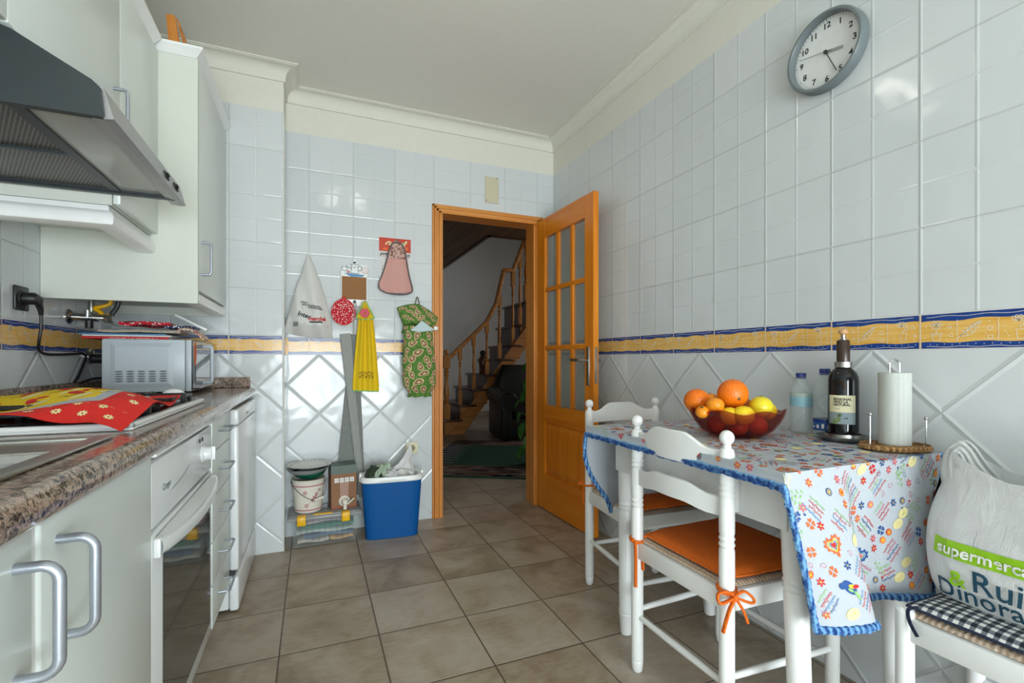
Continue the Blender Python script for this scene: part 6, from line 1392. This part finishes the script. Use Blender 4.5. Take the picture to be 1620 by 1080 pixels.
def baluster(nm, x, z0, z1, w):
    mb = lc(MB()); h = z1 - z0; mb.rbox(x - w, x + w, SY + .03 - w, SY + .03 + w, z0, z0 + h * .24, .003, 1); mb.rbox(x - w, x + w, SY + .03 - w, SY + .03 + w, z1 - h * .2, z1, .003, 1)
    mb.lathe([(w * .9, .24), (w * .6, .26), (w * 1.0, .28), (w * .55, .30), (w * .75, .34), (w * .95, .42), (w * .6, .56), (w * .5, .66), (w * .9, .69), (w * .55, .71), (w * .9, .74), (w * .5, .76), (w * .8, .80)], (x, SY + .03, 0), 14) if False else mb.lathe([(w * a, z0 + h * b) for a, b in ((.9, .24), (.6, .26), (1.0, .28), (.55, .30), (.75, .34), (.95, .42), (.6, .56), (.5, .66), (.9, .69), (.55, .71), (.9, .74), (.5, .76), (.8, .80))], (x, SY + .03, 0), 14)
    return mb
RAIL = [(1.70, 1.02), (1.89, 1.20), (2.09, 1.385), (2.29, 1.575), (2.434, 1.84), (2.552, 2.33), (2.70, 2.34), (2.90, 2.84)]
mb = baluster('newel', 1.70, .206, 1.09, .045); mb.lathe([(.03, 1.09), (.02, 1.10), (.040, 1.13), (.034, 1.165), (.0001, 1.175)], (1.70, SY + .03, 0), 16); mb.build('newel_post', M_BAL, stc)
for x, z0, z1 in ((1.895, .406, 1.19), (2.095, .621, 1.375), (2.292, .823, 1.56), (2.485, 1.046, 1.98), (2.695, 1.251, 2.31), (2.81, 1.551, 2.58)): baluster('b', x, z0, z1, .026).build('baluster', M_BAL, stc)
mb = baluster('n', 2.915, 1.901, 2.90, .04); mb.build('newel_post', M_BAL, stc)
mb = lc(MB()); P = RAIL
for a, b in zip(P, P[1:]):
    d = Vector((b[0] - a[0], 0, b[1] - a[1])); L_ = d.length; ang = math.atan2(d.z, d.x); mb.T = Matrix.Translation((a[0] - 1.70, .03, a[1])) @ Matrix.Rotation(-ang, 4, 'Y'); mb.rbox(-.01, L_ + .012, -.03, .03, -.028, .028, .012, 3)
mb.build('handrail', M_STAIR, stc)
vs = thing('figurine', 'small dark figurine standing on the third stair behind a baluster', 'figurine', (2.275, SY + .16, .8225))
mb = MB(); mb.lathe([(.001, 0), (.05, 0), (.055, .02), (.035, .05), (.05, .12), (.065, .18), (.05, .24), (.03, .27)], (0, 0, 0), 20); mb.build('body', M_STAIRD, vs); mb = MB(); mb.ball((0, 0, .305), .042, 16, 12); mb.build('head', M_BLACK, vs)
# rug
rg = thing('rug', 'dark green hall rug with patterned brown borders in front of the stairs', 'rug', (1.681, 5.872, .0005), -.50)
RL, RD = 1.28, 1.87
mb = MB(); mb.rbox(0, RL, -RD, 0, 0, .008, .003, 1); mb.build('field', weave('dark_green_wool', rgb(8, 62, 44), rgb(14, 78, 56), 300), rg)
mb = MB(); f = lambda a, b: (a, b, .0088); rgr = random.Random(9)
for y0_, y1_ in ((-RD, -1.42), (-.36, 0)):
    mb.m = 0; lay(mb, [[(0, y0_ + .03), (RL, y0_ + .03), (RL, y1_), (0, y1_)]], 0, f)
    for k in range(80): x, y = rgr.uniform(.02, RL - .2), rgr.uniform(y0_ + .05, y1_ - .03); lay(mb, [[(x, y), (x + .10, y + .016), (x + .18, y), (x + .10, y - .016)]], rgr.choice((1, 2, 2, 3, 4)), lambda a, b: (a, b, .0092))
for s, x0 in ((1, 0), (-1, RL)):
    for k in range(8):
        y = -1.40 + k * .13; lay(mb, [[(x0, y), (x0 + s * .26, y + .065), (x0, y + .13)]], 5, f); lay(mb, ribbon([(x0, y), (x0 + s * .28, y + .065), (x0, y + .13)], .02), 4, lambda a, b: (a, b, .0092))
mb.build('border', [plain('rug_brown', rgb(110, 88, 78), .9), plain('rug_black', rgb(34, 32, 34), .9), plain('rug_rose', rgb(150, 104, 94), .9), plain('rug_green', rgb(40, 84, 60), .9), plain('rug_cream', rgb(190, 184, 170), .9), plain('rug_navy', rgb(20, 34, 76), .9)], rg)
# armchair
ac = thing('armchair', 'black leather armchair in front of the staircase', 'armchair', (2.62, 5.86, 0), -.12)
mb = MB(); mb.rbox(-.40, .40, -.36, .40, .025, .30, .04, 4); mb.build('base', M_LEATHER, ac)
mb = MB(); mb.rbox(-.27, .27, -.38, .26, .29, .45, .06, 5); mb.build('seat', M_LEATHER, ac)
def back(u, v):
    a = 2 * pi * u; z = .30 + .66 * v; hx = .36 * (1 - .40 * v ** 3); return (hx * (abs(cos(a)) ** .5) * (1 if cos(a) > 0 else -1), .30 + .06 * v + .12 * (abs(sin(a)) ** .6) * (1 if sin(a) > 0 else -1) * (1 - .35 * v ** 6), z)
mb = MB(); mb.grid(back, 40, 20, wrapu=True); mb.poly([back(k / 40, 1) for k in range(40)]); mb.build('backrest', M_LEATHER, ac)
for s in (-1, 1):
    mb = MB(); mb.prism([(s * (.33 + .11 * cos(t)), .50 + .12 * sin(t)) for t in [2 * pi * k / 24 for k in range(24)]], -.42, .34, lambda a, b, h: (a, h, b + .06 * (h + .42) / .76)); mb.rbox(s * .34 - .07, s * .34 + .07, -.40, .34, .02, .50, .03, 3); mb.tube([(s * (.33 + .112 * cos(t)), -.421, .50 + .122 * sin(t)) for t in [2 * pi * k / 24 for k in range(24)]], .009, 6, closed=True); mb.build('armrest', M_LEATHER, ac)
for x in (-.34, .34):
    for y in (-.32, .34): mb = MB(); mb.lathe([(.026, .001), (.03, .07)], (x, y, 0), 12); mb.build('foot', M_STAIRD, ac)
# potted plant by the door
pp_ = thing('potted_plant', 'broad leaved green plant just inside the hall at the right of the doorway', 'plant', (2.02, 4.20, 0))
mb = MB(); mb.lathe([(.001, .001), (.10, .001), (.13, .26), (.14, .27), (.125, .27), (.11, .23), (.001, .23)], (0, 0, 0), 28, caps=False); mb.build('pot', M_TERRA, pp_)
rp = random.Random(21); mb2 = MB()
for k, (dx, dy, z, sz, az, dr_) in enumerate(((-.075, -.02, .86, .16, 3.3, .9), (-.10, -.03, .72, .15, 3.6, .5), (-.16, .0, .66, .11, 2.9, .7), (-.05, -.05, .78, .13, 4.2, .8), (-.13, -.02, .42, .17, 3.4, 1.0), (-.09, -.05, .30, .18, 3.9, .9), (-.05, .0, .50, .16, 3.0, .9), (-.14, -.04, .20, .15, 3.5, .7), (.02, -.05, .95, .15, 4.5, .5), (.06, .03, .9, .16, 1, .5), (.08, -.04, .7, .16, 5.6, .6), (.10, .05, .55, .15, .4, .7), (-.02, .06, 1.0, .16, 2.0, .4), (-.17, .01, .52, .10, 3.2, 1.1))):
    mb = MB(); mb.T = Matrix.Translation((dx, dy, z)) @ Matrix.Rotation(az, 4, 'Z') @ Matrix.Rotation(dr_, 4, 'Y')
    def lf(u, v, sz=sz): w = .36 * sz * sin(pi * min(1, u ** .7)) ** .8; return (sz * u, w * (2 * v - 1), -.25 * sz * u * u + .12 * sz * abs(2 * v - 1))
    mb.slab(lf, 14, 8, .0012); mb.build('leaf', M_LEAF, pp_)
    mb2.tube(smooth([(.2 * dx, .2 * dy, .23), (.5 * dx, .5 * dy, .23 + (z - .23) * .6 + .05), (dx, dy, z)]), .005, 6)
mb2.build('stem', M_LEAF, pp_)

# ------------------------------------------------------------------ lamp, daylight, camera
LX, LY = .27, 1.56
lp = thing('ceiling_lamp', 'small ceiling lamp with two frosted globes', 'lamp', (LX, LY, ZC))
mb = MB(); mb.lathe([(.001, -.001), (.10, -.001), (.10, -.02), (.085, -.03), (.001, -.03)], (0, 0, 0), 32); mb.tube([(-.11, 0, -.055), (.11, 0, -.055)], .012, 10); mb.tube([(0, 0, -.03), (0, 0, -.055)], .012, 10); mb.build('fitting', M_CHROME, lp)
for x in (-.11, .11): mb = MB(); mb.ball((x, 0, -.12), .06, 24, 16); mb.build('globe', M_LAMP, lp)
def area(name, loc, rot, sx, sy, power, col=(1, 1, 1), spread=180):
    l = bpy.data.lights.new(name, 'AREA'); l.shape = 'RECTANGLE'; l.size = sx; l.size_y = sy; l.energy = power; l.color = col; l.spread = radians(spread)
    o = bpy.data.objects.new(name, l); COL.objects.link(o); o.location = loc; o.rotation_euler = rot; return o
area('daylight_through_window', ((WX0 + WX1) / 2, YR - .16, 0.76), (pi / 2, 0, 0), 2.0, 1.46, 150, (.86, .955, 1.0))
area('hall_fill_light', (4.9, 5.0, 2.2), (0, radians(75), 0), 1.2, 1.2, 22, (1.0, .98, .95))  # added fill lamp for the dim hall; no window stands behind it
w = bpy.data.worlds.new('sky'); SC.world = w; w.use_nodes = True; w.node_tree.nodes['Background'].inputs[0].default_value = (.80, .89, 1.0, 1); w.node_tree.nodes['Background'].inputs[1].default_value = 1.2
cm = bpy.data.cameras.new('camera'); co_ = bpy.data.objects.new('camera', cm); COL.objects.link(co_); SC.camera = co_
cm.sensor_width = 36; cm.lens = 753 / 1620 * 36; cm.shift_y = (569 - 540) / 1620; cm.clip_start = .02
co_.location = (0, 0, H); co_.rotation_euler = (pi / 2, 0, -radians(22.65))
SC.view_settings.view_transform = 'Standard'; SC.view_settings.look = 'None'; SC.view_settings.gamma = 1.0; SC.view_settings.exposure = 0.17; SC.view_settings.use_curve_mapping = False
